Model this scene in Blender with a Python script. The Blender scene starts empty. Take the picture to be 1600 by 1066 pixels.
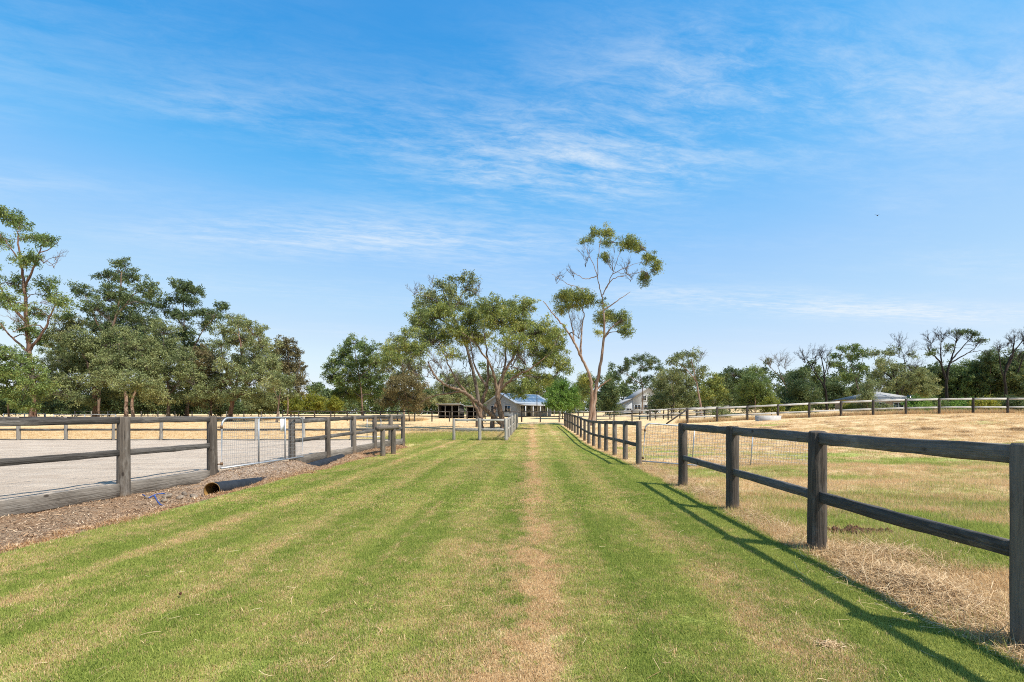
import bpy, math, random
import numpy as np
from mathutils import Vector, Matrix

# ------------------------------------------------------------------ camera, sky, sun, exposure
scene = bpy.context.scene
COL = scene.collection
F, CX, HY, EYE = 760.0, 831.0, 647.0, 1.5      # focal length in photo pixels, vanishing point, eye height

cam_d = bpy.data.cameras.new('camera'); cam = bpy.data.objects.new('camera', cam_d); COL.objects.link(cam)
cam.location = (0, 0, EYE); cam.rotation_euler = (math.radians(90), 0, 0)
cam_d.sensor_width = 36; cam_d.lens = 36*F/1600
cam_d.shift_x = -(CX-800)/1600; cam_d.shift_y = (HY-533)/1600
cam_d.clip_start = 0.05; cam_d.clip_end = 3000
scene.camera = cam

SUN_DIR = Vector((0.60, -0.36, 1.0)).normalized()          # towards the sun: behind the camera, to the right
EL = math.asin(SUN_DIR.z); AZ = math.atan2(SUN_DIR.x, SUN_DIR.y)
SKY_STRENGTH, SUN_STRENGTH, EXPOSURE = 0.15, 4.0, 0.80

sun_d = bpy.data.lights.new('sun', 'SUN'); sun = bpy.data.objects.new('sun', sun_d); COL.objects.link(sun)
sun.rotation_euler = SUN_DIR.to_track_quat('Z', 'Y').to_euler(); sun.location = (20, -12, 40)
sun_d.energy = SUN_STRENGTH; sun_d.angle = math.radians(0.5); sun_d.color = (1.0, 0.95, 0.87)

vs = scene.view_settings
vs.view_transform = 'Standard'; vs.look = 'None'; vs.gamma = 1; vs.exposure = EXPOSURE
vs.use_curve_mapping = False
scene.cycles.use_denoising = False
scene.cycles.filter_width = 1.05

# ------------------------------------------------------------------ node helpers
class V:
    """A socket with arithmetic."""
    def __init__(s, nt, sock): s.nt, s.s = nt, sock
    def _m(s, op, *o, clamp=False):
        n = s.nt.nodes.new('ShaderNodeMath'); n.operation = op; n.use_clamp = clamp
        for i, a in enumerate((s,)+o):
            if isinstance(a, V): s.nt.links.new(a.s, n.inputs[i])
            else: n.inputs[i].default_value = a
        return V(s.nt, n.outputs[0])
    def __add__(s, o): return s._m('ADD', o)
    __radd__ = __add__
    def __sub__(s, o): return s._m('SUBTRACT', o)
    def __rsub__(s, o): return (s*-1.0)+o
    def __mul__(s, o): return s._m('MULTIPLY', o)
    __rmul__ = __mul__
    def __truediv__(s, o): return s._m('DIVIDE', o)
    def pow(s, o): return s._m('POWER', o)
    def less(s, o): return s._m('LESS_THAN', o)
    def max(s, o): return s._m('MAXIMUM', o)
    def min(s, o): return s._m('MINIMUM', o)
    def abs(s): return s._m('ABSOLUTE')
    def sat(s): return s._m('ADD', 0.0, clamp=True)
    def ramp(s, a, b, lo=0.0, hi=1.0):
        n = s.nt.nodes.new('ShaderNodeMapRange'); n.interpolation_type = 'SMOOTHSTEP'
        s.nt.links.new(s.s, n.inputs[0])
        for i, v in enumerate((a, b, lo, hi)): n.inputs[i+1].default_value = v
        return V(s.nt, n.outputs[0])
    def gauss(s, c, w):
        d = (s-c)*(1.0/w)
        return (d*d*-1.0)._m('EXPONENT')

class NT:
    def __init__(s, nt): s.nt = nt; s.n = nt.nodes; s.l = nt.links
    def new(s, t, **kw):
        n = s.n.new(t)
        for k, v in kw.items(): setattr(n, k, v)
        return n
    def put(s, sock, v):
        if isinstance(v, V): s.l.new(v.s, sock)
        elif isinstance(v, bpy.types.NodeSocket): s.l.new(v, sock)
        elif isinstance(v, (tuple, list)) and len(v) == 3 and len(sock.default_value) == 4: sock.default_value = (*v, 1)
        else: sock.default_value = v
    def pos(s):
        g = s.new('ShaderNodeNewGeometry'); return g.outputs['Position']
    def obj(s): return s.new('ShaderNodeTexCoord').outputs['Object']
    def sep(s, vec):
        n = s.new('ShaderNodeSeparateXYZ'); s.put(n.inputs[0], vec); return [V(s.nt, o) for o in n.outputs]
    def comb(s, x, y, z):
        n = s.new('ShaderNodeCombineXYZ')
        for i, a in enumerate((x, y, z)): s.put(n.inputs[i], a)
        return n.outputs[0]
    def scale(s, vec, sc, off=(0, 0, 0)):
        n = s.new('ShaderNodeMapping'); s.put(n.inputs[0], vec); n.inputs['Scale'].default_value = sc; n.inputs['Location'].default_value = off
        return n.outputs[0]
    def noise(s, vec, sc=1.0, det=3.0, rough=0.55, dist=0.0):
        n = s.new('ShaderNodeTexNoise'); s.put(n.inputs['Vector'], vec); n.inputs['Scale'].default_value = sc
        n.inputs['Detail'].default_value = det; n.inputs['Roughness'].default_value = rough; n.inputs['Distortion'].default_value = dist
        return V(s.nt, n.outputs[0])
    def voro(s, vec, sc=1.0, feat='F1'):
        n = s.new('ShaderNodeTexVoronoi', feature=feat); s.put(n.inputs['Vector'], vec); n.inputs['Scale'].default_value = sc
        return V(s.nt, n.outputs['Distance'])
    def mix(s, f, a, b, mode='MIX'):
        n = s.new('ShaderNodeMix', data_type='RGBA', blend_type=mode)
        s.put(n.inputs[0], f); s.put(n.inputs[6], a); s.put(n.inputs[7], b)
        return n.outputs[2]
    def attr(s, name): return V(s.nt, s.new('ShaderNodeAttribute', attribute_name=name).outputs['Fac'])
    def rnd(s): return V(s.nt, s.new('ShaderNodeObjectInfo').outputs['Random'])
    def bump(s, h, strength=0.5, dist=0.02):
        n = s.new('ShaderNodeBump'); n.inputs['Strength'].default_value = strength; n.inputs['Distance'].default_value = dist
        s.put(n.inputs['Height'], h); return n.outputs[0]
    def ramp3(s, f, cols):
        n = s.new('ShaderNodeValToRGB'); s.put(n.inputs[0], f); e = n.color_ramp.elements
        while len(e) < len(cols): e.new(0.5)
        for i, (p, c) in enumerate(cols): e[i].position = p; e[i].color = (*c, 1)
        return n.outputs[0]

def material(name):
    m = bpy.data.materials.new(name); m.use_nodes = True; m.node_tree.nodes.clear()
    t = NT(m.node_tree); out = t.new('ShaderNodeOutputMaterial')
    return m, t, out

def principled(t, out, col, rough=0.8, normal=None, metal=0.0, spec=0.3):
    p = t.new('ShaderNodeBsdfPrincipled')
    t.put(p.inputs['Base Color'], col); t.put(p.inputs['Roughness'], rough)
    p.inputs['Metallic'].default_value = metal; p.inputs['Specular IOR Level'].default_value = spec
    if normal is not None: t.l.new(normal, p.inputs['Normal'])
    t.l.new(p.outputs[0], out.inputs['Surface']); return p

def leafy(t, out, col, trans=0.3, gloss=0.0):
    d = t.new('ShaderNodeBsdfDiffuse'); t.put(d.inputs[0], col)
    r = t.new('ShaderNodeBsdfTranslucent'); t.put(r.inputs[0], col)
    m = t.new('ShaderNodeMixShader'); m.inputs[0].default_value = trans
    t.l.new(d.outputs[0], m.inputs[1]); t.l.new(r.outputs[0], m.inputs[2]); last = m.outputs[0]
    if gloss:
        g = t.new('ShaderNodeBsdfGlossy'); g.inputs['Roughness'].default_value = 0.6; g.inputs[0].default_value = (0.9, 0.92, 0.95, 1)
        m2 = t.new('ShaderNodeMixShader'); m2.inputs[0].default_value = gloss
        t.l.new(last, m2.inputs[1]); t.l.new(g.outputs[0], m2.inputs[2]); last = m2.outputs[0]
    t.l.new(last, out.inputs['Surface'])

# ------------------------------------------------------------------ sky
world = bpy.data.worlds.new('World'); scene.world = world; world.use_nodes = True
world.node_tree.nodes.clear(); t = NT(world.node_tree)
wout = t.new('ShaderNodeOutputWorld'); bg = t.new('ShaderNodeBackground'); bg.inputs[1].default_value = SKY_STRENGTH
sky = t.new('ShaderNodeTexSky', sky_type='NISHITA'); sky.sun_disc = False
sky.sun_elevation = EL; sky.sun_rotation = AZ; sky.air_density = 1.0; sky.dust_density = 0.35; sky.ozone_density = 2.2; sky.altitude = 50
hs = t.new('ShaderNodeHueSaturation'); hs.inputs['Saturation'].default_value = 1.22; hs.inputs['Value'].default_value = 1.12; hs.inputs['Hue'].default_value = 0.494
t.l.new(sky.outputs[0], hs.inputs['Color'])
def vscale(col, k):
    n = t.new('ShaderNodeVectorMath', operation='SCALE'); t.put(n.inputs[0], col); n.inputs['Scale'].default_value = k; return n.outputs[0]
grade = t.new('ShaderNodeRGBCurve')                         # the photograph's deep blue to pale horizon
for ci, pts_ in enumerate((((0.0, 0.0), (0.085, 0.072), (0.105, 0.14), (0.132, 0.25), (0.19, 0.40), (0.40, 0.63), (0.565, 0.73), (1.0, 0.85)),
                           ((0.0, 0.0), (0.227, 0.395), (0.30, 0.535), (0.485, 0.71), (0.66, 0.79), (0.83, 0.88), (1.0, 0.92)),
                           ((0.0, 0.0), (0.25, 0.55), (0.468, 0.85), (0.60, 0.965), (0.79, 0.985), (0.87, 0.99), (1.0, 0.995)))):
    c = grade.mapping.curves[ci]
    c.points[0].location = pts_[0]; c.points[1].location = pts_[-1]
    for p_ in pts_[1:-1]: c.points.new(*p_)
grade.mapping.extend = 'HORIZONTAL'; grade.mapping.update()
t.l.new(vscale(hs.outputs[0], 0.1335), grade.inputs['Color'])
sky_col = vscale(grade.outputs[0], 1/(SKY_STRENGTH*2**EXPOSURE))
d = t.new('ShaderNodeTexCoord').outputs['Generated']
dx, dy, dz = t.sep(d)
up = dz.max(0.03)
px, py = dx/up, dy/up                                       # position on a flat cloud deck
wob = t.noise(t.comb(px, py, 0.0), 0.9, 3)
u = px*0.97 + py*0.22 + wob*0.25; w = py*0.97 - px*0.22 + wob*0.16  # streaks run slightly across the deck
fine = t.noise(t.comb(u*0.8, w*2.6, 0.3), 1.5, 7, 0.62, 0.15)
broad = t.noise(t.comb(u*0.5, w*1.0, 4.0), 1.0, 3, 0.5)
ripple = t.noise(t.comb(u*2.4, w*6.0, 2.0), 2.6, 7, 0.72, 0.35)
place = (px.gauss(0.15, 0.65)*py.gauss(2.05, 0.30)*1.15 + px.gauss(-1.0, 1.2)*py.gauss(2.75, 0.36)*1.15
         + px.gauss(0.6, 0.6)*py.gauss(1.42, 0.24)*0.7 + px.gauss(-1.05, 0.3)*py.gauss(1.58, 0.10)*0.3
         + px.gauss(1.6, 0.5)*py.gauss(1.5, 0.22)*0.5 + px.gauss(3.2, 2.6)*(py-px*0.25).gauss(3.9, 0.42)*1.5
         + px.gauss(-2.6, 0.8)*py.gauss(2.1, 0.15)*0.5 + px.gauss(-0.2, 0.8)*py.gauss(1.75, 0.2)*0.4)
cl = (fine*0.52+ripple*0.48).ramp(0.36, 0.72)*(place*0.62 + broad.ramp(0.40, 0.75)*0.26)
cl = cl*dz.ramp(0.02, 0.16)
cl = cl.min(0.7)
t.l.new(t.mix(cl, sky_col, tuple(c/(SKY_STRENGTH*2**EXPOSURE) for c in (0.86, 0.93, 0.985))), bg.inputs[0])
t.l.new(bg.outputs[0], wout.inputs[0])

# ------------------------------------------------------------------ ground shape
def sstep(x, a, b):
    k = np.clip((np.asarray(x, float)-a)/(b-a), 0, 1); return k*k*(3-2*k)
def ground(X, Y):
    X = np.asarray(X, float); Y = np.asarray(Y, float)
    k = np.clip(Y-28, 0, 82)
    z = 0.0180*k
    z = z + 1.25*sstep(X, 5, 40)*sstep(Y, 12, 38)*(1-0.5*sstep(X, 60, 120))
    z = z - 0.14*np.exp(-((X-3)/2.5)**2-((Y-25)/7)**2)
    return z
def gz(X, Y): return float(ground(X, Y))
def W(x, y, Z): return Vector(((x-CX)/F*Z, Z, EYE-(y-HY)*Z/F))
def fence_x(Y): return -8.57+0.13*Y                        # line of the arena fence beside the lawn

# ------------------------------------------------------------------ mesh helpers
def mesh_np(name, verts, faces, mats=(), smooth=False, attrs=None):
    """faces: (n,k) int array or list of such arrays."""
    verts = np.asarray(verts, np.float32)
    if isinstance(faces, np.ndarray): faces = [faces]
    faces = [f for f in faces if len(f)]
    me = bpy.data.meshes.new(name)
    me.vertices.add(len(verts)); me.vertices.foreach_set('co', verts.ravel())
    if faces:
        loops = np.concatenate([f.ravel() for f in faces]).astype(np.int32)
        tot = np.concatenate([np.full(len(f), f.shape[1], np.int32) for f in faces])
        start = np.concatenate(([0], np.cumsum(tot)[:-1])).astype(np.int32)
        me.loops.add(len(loops)); me.loops.foreach_set('vertex_index', loops)
        me.polygons.add(len(tot)); me.polygons.foreach_set('loop_start', start)
        try: me.polygons.foreach_set('loop_total', tot)
        except Exception: pass
        if smooth: me.polygons.foreach_set('use_smooth', np.ones(len(tot), bool))
    for k, (dom, arr) in (attrs or {}).items():
        a = me.attributes.new(k, 'FLOAT', dom); a.data.foreach_set('value', np.asarray(arr, np.float32))
    for m in mats: me.materials.append(m)
    me.update(calc_edges=True); me.validate()
    return me

class MB:
    """Collects pieces into one mesh."""
    def __init__(s): s.v = []; s.f = {3: [], 4: []}; s.n = 0
    def add(s, v, f):
        v = np.asarray(v, float); s.v.append(v)
        for q in f: s.f.setdefault(len(q), []).append([i+s.n for i in q])
        s.n += len(v); return s
    def addnp(s, v, q):
        s.v.append(np.asarray(v, float)); s.f.setdefault(q.shape[1], []).extend((q+s.n).tolist()); s.n += len(v); return s
    def box(s, c, d, M=None):
        x, y, z = (k/2 for k in d)
        v = np.array([(a, b, e) for a in (-x, x) for b in (-y, y) for e in (-z, z)])+np.array(c)
        if M is not None: v = v@np.array(M.to_3x3()).T+np.array(M.translation)
        return s.add(v, [(0, 1, 3, 2), (4, 6, 7, 5), (0, 4, 5, 1), (2, 3, 7, 6), (0, 2, 6, 4), (1, 5, 7, 3)])
    def tube(s, pts, rad, n=8, caps=True):
        v, q = tube_np(np.array(pts, float), np.broadcast_to(np.asarray(rad, float), (len(pts),)), n)
        base = s.n; s.addnp(v, q)
        if caps:
            k = len(pts)
            s.f.setdefault(n, []).append([base+i for i in range(n)][::-1]); s.f[n].append([base+(k-1)*n+i for i in range(n)])
        return s
    def mesh(s, name, mat, smooth=False, attrs=None):
        return mesh_np(name, np.concatenate(s.v), [np.array(f) for f in s.f.values() if f], [mat] if mat else [], smooth, attrs)

def tube_np(P, R, n):
    k = len(P)
    T = np.gradient(P, axis=0); T /= np.linalg.norm(T, axis=1)[:, None]+1e-9
    ref = np.array([0., 0., 1.]) if abs(T[:, 2]).mean() < 0.8 else np.array([1., 0., 0.])
    A = np.cross(T, ref); A /= np.linalg.norm(A, axis=1)[:, None]+1e-9
    B = np.cross(T, A)
    th = np.arange(n)*2*math.pi/n
    v = P[:, None]+R[:, None, None]*(np.cos(th)[None, :, None]*A[:, None]+np.sin(th)[None, :, None]*B[:, None])
    i = np.arange(k-1)[:, None]*n; j = np.arange(n)[None]; j2 = (j+1) % n
    q = np.stack([i+j, i+j2, i+n+j2, i+n+j], -1).reshape(-1, 4)
    return v.reshape(-1, 3), q

def tag(o, label=None, cat=None, group=None, kind=None):
    for k, v in (('label', label), ('category', cat), ('group', group), ('kind', kind)):
        if v: o[k] = v
    return o
def ob(name, me, parent=None, M=None, loc=None):
    o = bpy.data.objects.new(name, me); COL.objects.link(o)
    if parent is not None: o.parent = parent
    if M is not None: o.matrix_basis = M
    if loc is not None: o.location = loc
    return o
def root(name, loc, label, cat, group=None, rz=0.0):
    e = bpy.data.objects.new(name, None); COL.objects.link(e); e.location = loc; e.rotation_euler = (0, 0, rz)
    e.empty_display_size = 0.3
    return tag(e, label, cat, group)
def part(name, me, r, wloc, R=None):
    """Child of an unrotated root, placed in world coordinates."""
    M = Matrix.Translation(Vector(wloc)-r.location)
    if R is not None: M = M @ R.to_4x4()
    return ob(name, me, r, M)
def along(a, b):
    """Rotation taking local X to the direction a->b, local Z kept up."""
    x = (Vector(b)-Vector(a)).normalized(); y = Vector((0, 0, 1)).cross(x).normalized(); z = x.cross(y)
    return Matrix((x, y, z)).transposed()

# ------------------------------------------------------------------ materials
# one field of "how dry is the grass here" shared by the soil and the blades
def turf_group():
    g = bpy.data.node_groups.new('turf', 'ShaderNodeTree')
    for n, k in (('dry', 'NodeSocketFloat'), ('lawn', 'NodeSocketFloat'), ('vary', 'NodeSocketFloat')):
        g.interface.new_socket(n, in_out='OUTPUT', socket_type=k)
    t = NT(g); go = t.new('NodeGroupOutput')
    P = t.pos(); X, Y, Z = t.sep(P)
    flat = t.comb(X, Y, 0.0)
    streak = t.noise(t.comb(X*1.7, Y*0.13, 0.0), 1.0, 4, 0.6)
    patch = t.noise(flat, 0.75, 5, 0.62, 0.4)
    small = t.noise(flat, 5.0, 4, 0.65)
    gaps = t.noise(t.comb(X*0.6, Y*0.45, 7.0), 1.0, 4, 0.6)
    wv = (t.noise(t.comb(X*0.3, Y*0.6, 3.0), 1.0, 3)-0.5)*0.5+(t.noise(flat, 3.0, 3)-0.5)*0.35
    Xw = X+wv
    strips = ((Xw.gauss(0.0, 0.32)*1.3 + Xw.gauss(0.0, 0.45)*(1.0-Y.ramp(3.0, 6.5))*0.25)*gaps.ramp(0.34, 0.58, 0.25, 1)*small.ramp(0.3, 0.55, 0.55, 1) + Xw.gauss(-4.2, 0.17)*0.72*gaps.ramp(0.35, 0.6) + Xw.gauss(-5.05, 0.18)*0.62*gaps.ramp(0.4, 0.6)
              + X.gauss(-1.54, 0.06)*0.45*gaps.ramp(0.4, 0.55) + Xw.gauss(1.65, 0.24)*0.62*gaps.ramp(0.38, 0.62) + Xw.gauss(-2.9, 0.15)*0.35 + Xw.gauss(-0.62, 0.16)*0.4*gaps.ramp(0.42, 0.62)
              + Xw.gauss(0.85, 0.2)*0.34*gaps.ramp(0.5, 0.3))
    far = Y.ramp(10.0, 34.0)
    mow_sheen = ((Xw*5.6)._m('SINE')*0.5+(Xw*13.0+1.0)._m('SINE')*0.22)  # mowing bands: light off leaning blades, painted into green tone and dryness
    ld = (streak-0.5)*0.9 + (patch-0.5)*1.1 + (small-0.5)*1.1 + 0.23 + strips*(0.30+patch*0.55) + far*0.20 - X.ramp(1.9, 2.7)*0.30 + mow_sheen*0.10
    ld = ld.sat()
    # paddocks
    pn = t.noise(flat, 0.22, 4, 0.6, 0.3); pm = t.noise(t.comb(X*0.25, Y*0.8, 5.0), 1.0, 5, 0.65)
    right = X.ramp(2.0, 4.5)
    pr = 0.72 + (pn-0.5)*2.6 + (pm-0.5)*4.2 - Y.gauss(9.0, 6.0)*0.18 - (Y.gauss(19.0, 2.2)*X.ramp(12.0, 20.0))*0.62 + Y.ramp(20.0, 26.0)*0.5
    under = (X.gauss(-5.5, 5.0)*Y.gauss(29.5, 8.0))*1.5 + Y.gauss(27.0, 1.7)*X.ramp(-24.0, -14.0)*(1.0-X.ramp(-3.0, -1.0))*0.75
    pl = 1.05 + (pn-0.5)*0.8 + (pm-0.5)*0.8 - under*(pm*2.2-0.45).sat()
    pd = (pl + (pr-pl)*right).sat()
    edge = (t.noise(flat, 2.2, 3)-0.5)*0.5
    lawn = (X+edge).ramp(-5.95, -5.7)*(1.0-(X+edge*0.7).ramp(2.82, 3.02))
    lane = (X+edge).ramp(-1.6, -1.2)
    ahead = Y.ramp(26.5, 29.5)
    lawn = lawn*(1.0-ahead) + lawn*lane*ahead
    lawn = lawn*(1.0-Y.ramp(50.0, 57.0)*0.8)
    dry = pd + (ld-pd)*lawn
    t.put(go.inputs['dry'], dry.sat()); t.put(go.inputs['lawn'], lawn); t.put(go.inputs['vary'], patch*0.5+small*0.5+mow_sheen*0.28*lawn)
    return g
TURF = turf_group()
GREEN_A, GREEN_B = (0.205, 0.265, 0.050), (0.440, 0.445, 0.120)
STRAW_A, STRAW_B = (0.47, 0.295, 0.130), (0.78, 0.585, 0.335)

def ground_material():
    m, t, out = material('turf_soil')
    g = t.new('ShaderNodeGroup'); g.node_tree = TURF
    dry, lawn, vary = (V(t.nt, g.outputs[k]) for k in ('dry', 'lawn', 'vary'))
    P = t.pos(); f = t.noise(P, 28.0, 4, 0.7); f2 = t.noise(P, 90.0, 2, 0.6)
    X, Y, Z = t.sep(P)
    clump = t.noise(t.comb(X, Y*0.5, 0.0), 3.0, 5, 0.7)
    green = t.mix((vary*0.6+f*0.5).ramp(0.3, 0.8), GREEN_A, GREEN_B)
    straw = t.mix((f*0.5+clump*0.6).ramp(0.32, 0.75), STRAW_A, STRAW_B)
    col = t.mix((dry*1.5-0.25+(f-0.5)*1.0+(f2-0.5)*0.8).sat(), green, straw)
    soil = t.mix(f, (0.22, 0.14, 0.075), (0.40, 0.28, 0.15))
    col = t.mix((f2*0.5+f*0.5).ramp(0.42, 0.30)*0.5, col, soil)
    h = f*0.7+f2*0.4+clump*1.2
    principled(t, out, col, 0.95, t.bump(h, 0.9, 0.05), spec=0.1)
    return m
def blade_material(name, bias=0.0, gmix=1.0):
    m, t, out = material(name)
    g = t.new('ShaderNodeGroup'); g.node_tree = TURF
    dry, vary = V(t.nt, g.outputs['dry']), V(t.nt, g.outputs['vary'])
    r = t.attr('rnd'); r2 = t.attr('rnd2')
    isdry = (r*0.8+0.1).less(dry*gmix+bias)
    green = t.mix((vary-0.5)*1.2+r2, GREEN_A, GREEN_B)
    straw = t.mix(r2, STRAW_A, STRAW_B)
    leafy(t, out, t.mix(isdry, green, straw), 0.35)
    return m
M_GROUND = ground_material()
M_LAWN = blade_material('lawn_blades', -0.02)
M_PADDOCK = blade_material('paddock_blades', 0.05)

def wood(name, axis, dark, light, pale=0.0):
    m, t, out = material(name)
    o = t.obj(); rnd = t.rnd()
    off = t.new('ShaderNodeVectorMath', operation='ADD'); t.put(off.inputs[0], o); t.l.new(t.comb(rnd*37.0, rnd*19.0, rnd*53.0), off.inputs[1]); o = off.outputs[0]
    sc = [26, 26, 26]; sc[axis] = 1.3
    grain = t.noise(t.scale(o, sc), 1.0, 6, 0.7, 0.6)
    sc2 = [60, 60, 60]; sc2[axis] = 2.0
    crack = t.noise(t.scale(o, sc2), 1.0, 3, 0.6, 0.3)
    sc3 = [3, 3, 3]; sc3[axis] = 0.9
    blot = t.noise(t.scale(o, sc3), 1.5, 5, 0.65)
    knot = t.voro(t.scale(o, [2.6 if i != axis else 1.4 for i in range(3)]), 1.3)
    col = t.mix((grain*0.75+blot*0.5-0.12+(rnd-0.5)*0.22).ramp(0.25, 0.78), dark, light)
    col = t.mix(blot.ramp(0.52, 0.72)*0.55, col, tuple(0.55*c for c in dark))
    col = t.mix(blot.ramp(0.46, 0.30)*0.4, col, (0.36, 0.33, 0.29))
    col = t.mix(crack.ramp(0.36, 0.27), col, (0.012, 0.010, 0.009))
    col = t.mix(knot.ramp(0.10, 0.05)*0.8, col, (0.03, 0.022, 0.018))
    if axis == 2:
        zz = t.sep(t.obj())[2]
        col = t.mix((zz*-1.0+blot*0.32).ramp(0.02, 0.14)*0.6, col, (0.20, 0.135, 0.08))
    principled(t, out, col, 0.85, t.bump(grain*0.8+crack*1.0, 0.9, 0.016), spec=0.2)
    return m
M_POST = wood('weathered_post', 2, (0.048, 0.038, 0.030), (0.204, 0.172, 0.140))
M_RAIL = wood('weathered_rail', 0, (0.040, 0.036, 0.032), (0.149, 0.137, 0.125))
M_KICK = wood('weathered_board', 0, (0.093, 0.080, 0.066), (0.255, 0.225, 0.191))
M_POSTG = wood('greyed_post', 2, (0.16, 0.145, 0.125), (0.44, 0.41, 0.36))
M_RAILG = wood('greyed_rail', 0, (0.20, 0.19, 0.175), (0.50, 0.475, 0.43))
M_RAILW = wood('silvered_rail', 0, (0.34, 0.325, 0.30), (0.66, 0.63, 0.58))
M_POSTD = wood('dark_post', 2, (0.018, 0.014, 0.011), (0.085, 0.070, 0.058))
M_RAILD = wood('dark_rail', 0, (0.022, 0.018, 0.016), (0.11, 0.095, 0.082))

def plain(name, a, b, sc=6.0, rough=0.7, metal=0.0, bump=0.0, spec=0.3):
    m, t, out = material(name); o = t.obj()
    n = t.noise(o, sc, 5, 0.65)
    principled(t, out, t.mix(n.ramp(0.3, 0.7), a, b), rough, t.bump(n, bump, 0.02) if bump else None, metal, spec)
    return m
M_GALV = plain('galvanised_steel', (0.30, 0.32, 0.34), (0.44, 0.46, 0.48), 9, 0.5, 0.6)
M_WIRE = plain('galvanised_wire', (0.30, 0.31, 0.32), (0.42, 0.43, 0.44), 9, 0.5, 0.6)
M_RUST = plain('rusty_steel', (0.10, 0.055, 0.03), (0.24, 0.15, 0.09), 20, 0.8, 0.3)
M_PIPE = plain('black_plastic', (0.012, 0.014, 0.018), (0.026, 0.029, 0.035), 5, 0.62, 0, 0.1, 0.25)
M_PIPEIN = plain('mud_stained_plastic', (0.30, 0.17, 0.05), (0.14, 0.075, 0.02), 7, 0.8)
M_ROPE = plain('blue_rope', (0.02, 0.05, 0.20), (0.05, 0.11, 0.34), 30, 0.7)
M_WHITE = plain('white_plastic', (0.78, 0.78, 0.78), (0.84, 0.84, 0.84), 5, 0.4)
M_STONE = plain('stone', (0.10, 0.075, 0.055), (0.30, 0.24, 0.18), 12, 0.9, 0, 0.5)
M_DUNG = plain('dung', (0.035, 0.012, 0.006), (0.11, 0.04, 0.018), 25, 0.9, 0, 0.6)
M_CONC = plain('concrete', (0.36, 0.345, 0.32), (0.48, 0.465, 0.44), 4, 0.85, 0, 0.2)
M_BIRD = plain('dark_feathers', (0.01, 0.01, 0.012), (0.03, 0.03, 0.035), 9, 0.7)

def corrugated(name, a, b, axis=0, pitch=40.0):
    m, t, out = material(name); o = t.obj(); X = t.sep(o)[axis]
    w = (X*pitch)._m('SINE'); n = t.noise(o, 2.0, 4)
    principled(t, out, t.mix(n, a, b), 0.7, t.bump(w, 0.4, 0.01), 0.0, 0.25)
    return m
M_ROOF = corrugated('pale_metal_roof', (0.27, 0.265, 0.255), (0.34, 0.335, 0.325))
M_ROOFB = corrugated('blue_grey_roof', (0.27, 0.32, 0.38), (0.33, 0.38, 0.44))
M_SOLAR = plain('solar_panel', (0.07, 0.125, 0.20), (0.10, 0.165, 0.25), 3, 0.5, 0, 0, 0.3)
M_WALLG = corrugated('grey_cladding', (0.21, 0.23, 0.245), (0.27, 0.29, 0.30))
M_WALLW = plain('white_render', (0.48, 0.49, 0.50), (0.56, 0.57, 0.58), 2, 0.8)
M_WALLT = plain('tan_brick', (0.34, 0.25, 0.17), (0.44, 0.34, 0.24), 12, 0.9)
M_GLASS = plain('dark_glass', (0.015, 0.018, 0.022), (0.03, 0.035, 0.04), 2, 0.08, 0, 0, 0.8)
M_TRIM = plain('grey_trim', (0.50, 0.51, 0.52), (0.58, 0.59, 0.60), 3, 0.6)
M_DARKIN = plain('shed_interior', (0.03, 0.028, 0.026), (0.06, 0.055, 0.05), 3, 0.9)

def sand_material():
    m, t, out = material('arena_sand'); P = t.pos(); X, Y, Z = t.sep(P)
    a = t.noise(P, 1.1, 5, 0.6); b = t.noise(t.comb(X*0.25, Y*2.2, 0.0), 1.0, 4, 0.6); c = t.noise(P, 45.0, 3, 0.7); h = t.voro(t.comb(X, Y, 0.0), 3.2)
    spots = t.noise(P, 9.0, 4, 0.7)
    col = t.mix((a*0.5+b*0.5+(c-0.5)*0.5).ramp(0.3, 0.7), (0.42, 0.33, 0.248), (0.57, 0.47, 0.365))
    col = t.mix(spots.ramp(0.68, 0.76)*0.6, col, (0.24, 0.18, 0.13))
    principled(t, out, col, 0.95, t.bump(h.ramp(0.0, 0.35)*0.9+c*0.5+b*1.4+spots*0.8, 1.0, 0.07), spec=0.1)
    return m
def verge_material():
    m, t, out = material('bark_litter'); P = t.pos(); X, Y, Z = t.sep(P)
    a = t.noise(P, 1.3, 5, 0.65); c = t.noise(P, 40.0, 4, 0.75); e = t.noise(P, 110.0, 2, 0.7)
    col = t.mix((c*0.7+e*0.4).ramp(0.36, 0.7), (0.145, 0.088, 0.055), (0.54, 0.385, 0.25))
    col = t.mix(a.ramp(0.42, 0.62)*0.6, col, t.mix(c, (0.24, 0.125, 0.065), (0.60, 0.36, 0.19)))
    col = t.mix(Y.gauss(12.2, 2.2)*X.ramp(-5.9, -6.6)*0.75, col, t.mix(c, (0.36, 0.28, 0.22), (0.52, 0.44, 0.36)))
    principled(t, out, col, 0.95, t.bump(c*0.8+e*0.6+a, 1.0, 0.05), spec=0.1)
    return m
M_SAND, M_VERGE = sand_material(), verge_material()

def litter_material(name, cols):
    m, t, out = material(name)
    leafy(t, out, t.ramp3(t.attr('rnd'), cols), 0.15); return m
M_HAY = litter_material('hay_strands', [(0.0, (0.22, 0.125, 0.06)), (0.45, (0.50, 0.34, 0.18)), (1.0, (0.78, 0.61, 0.39))])
M_DEAD = litter_material('scorched_grass', [(0.0, (0.26, 0.12, 0.05)), (0.5, (0.46, 0.25, 0.11)), (1.0, (0.66, 0.45, 0.24))])
M_CHIP = litter_material('bark_chips', [(0.0, (0.08, 0.044, 0.028)), (0.4, (0.28, 0.165, 0.095)), (0.75, (0.50, 0.34, 0.205)), (1.0, (0.70, 0.55, 0.39))])

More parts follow.
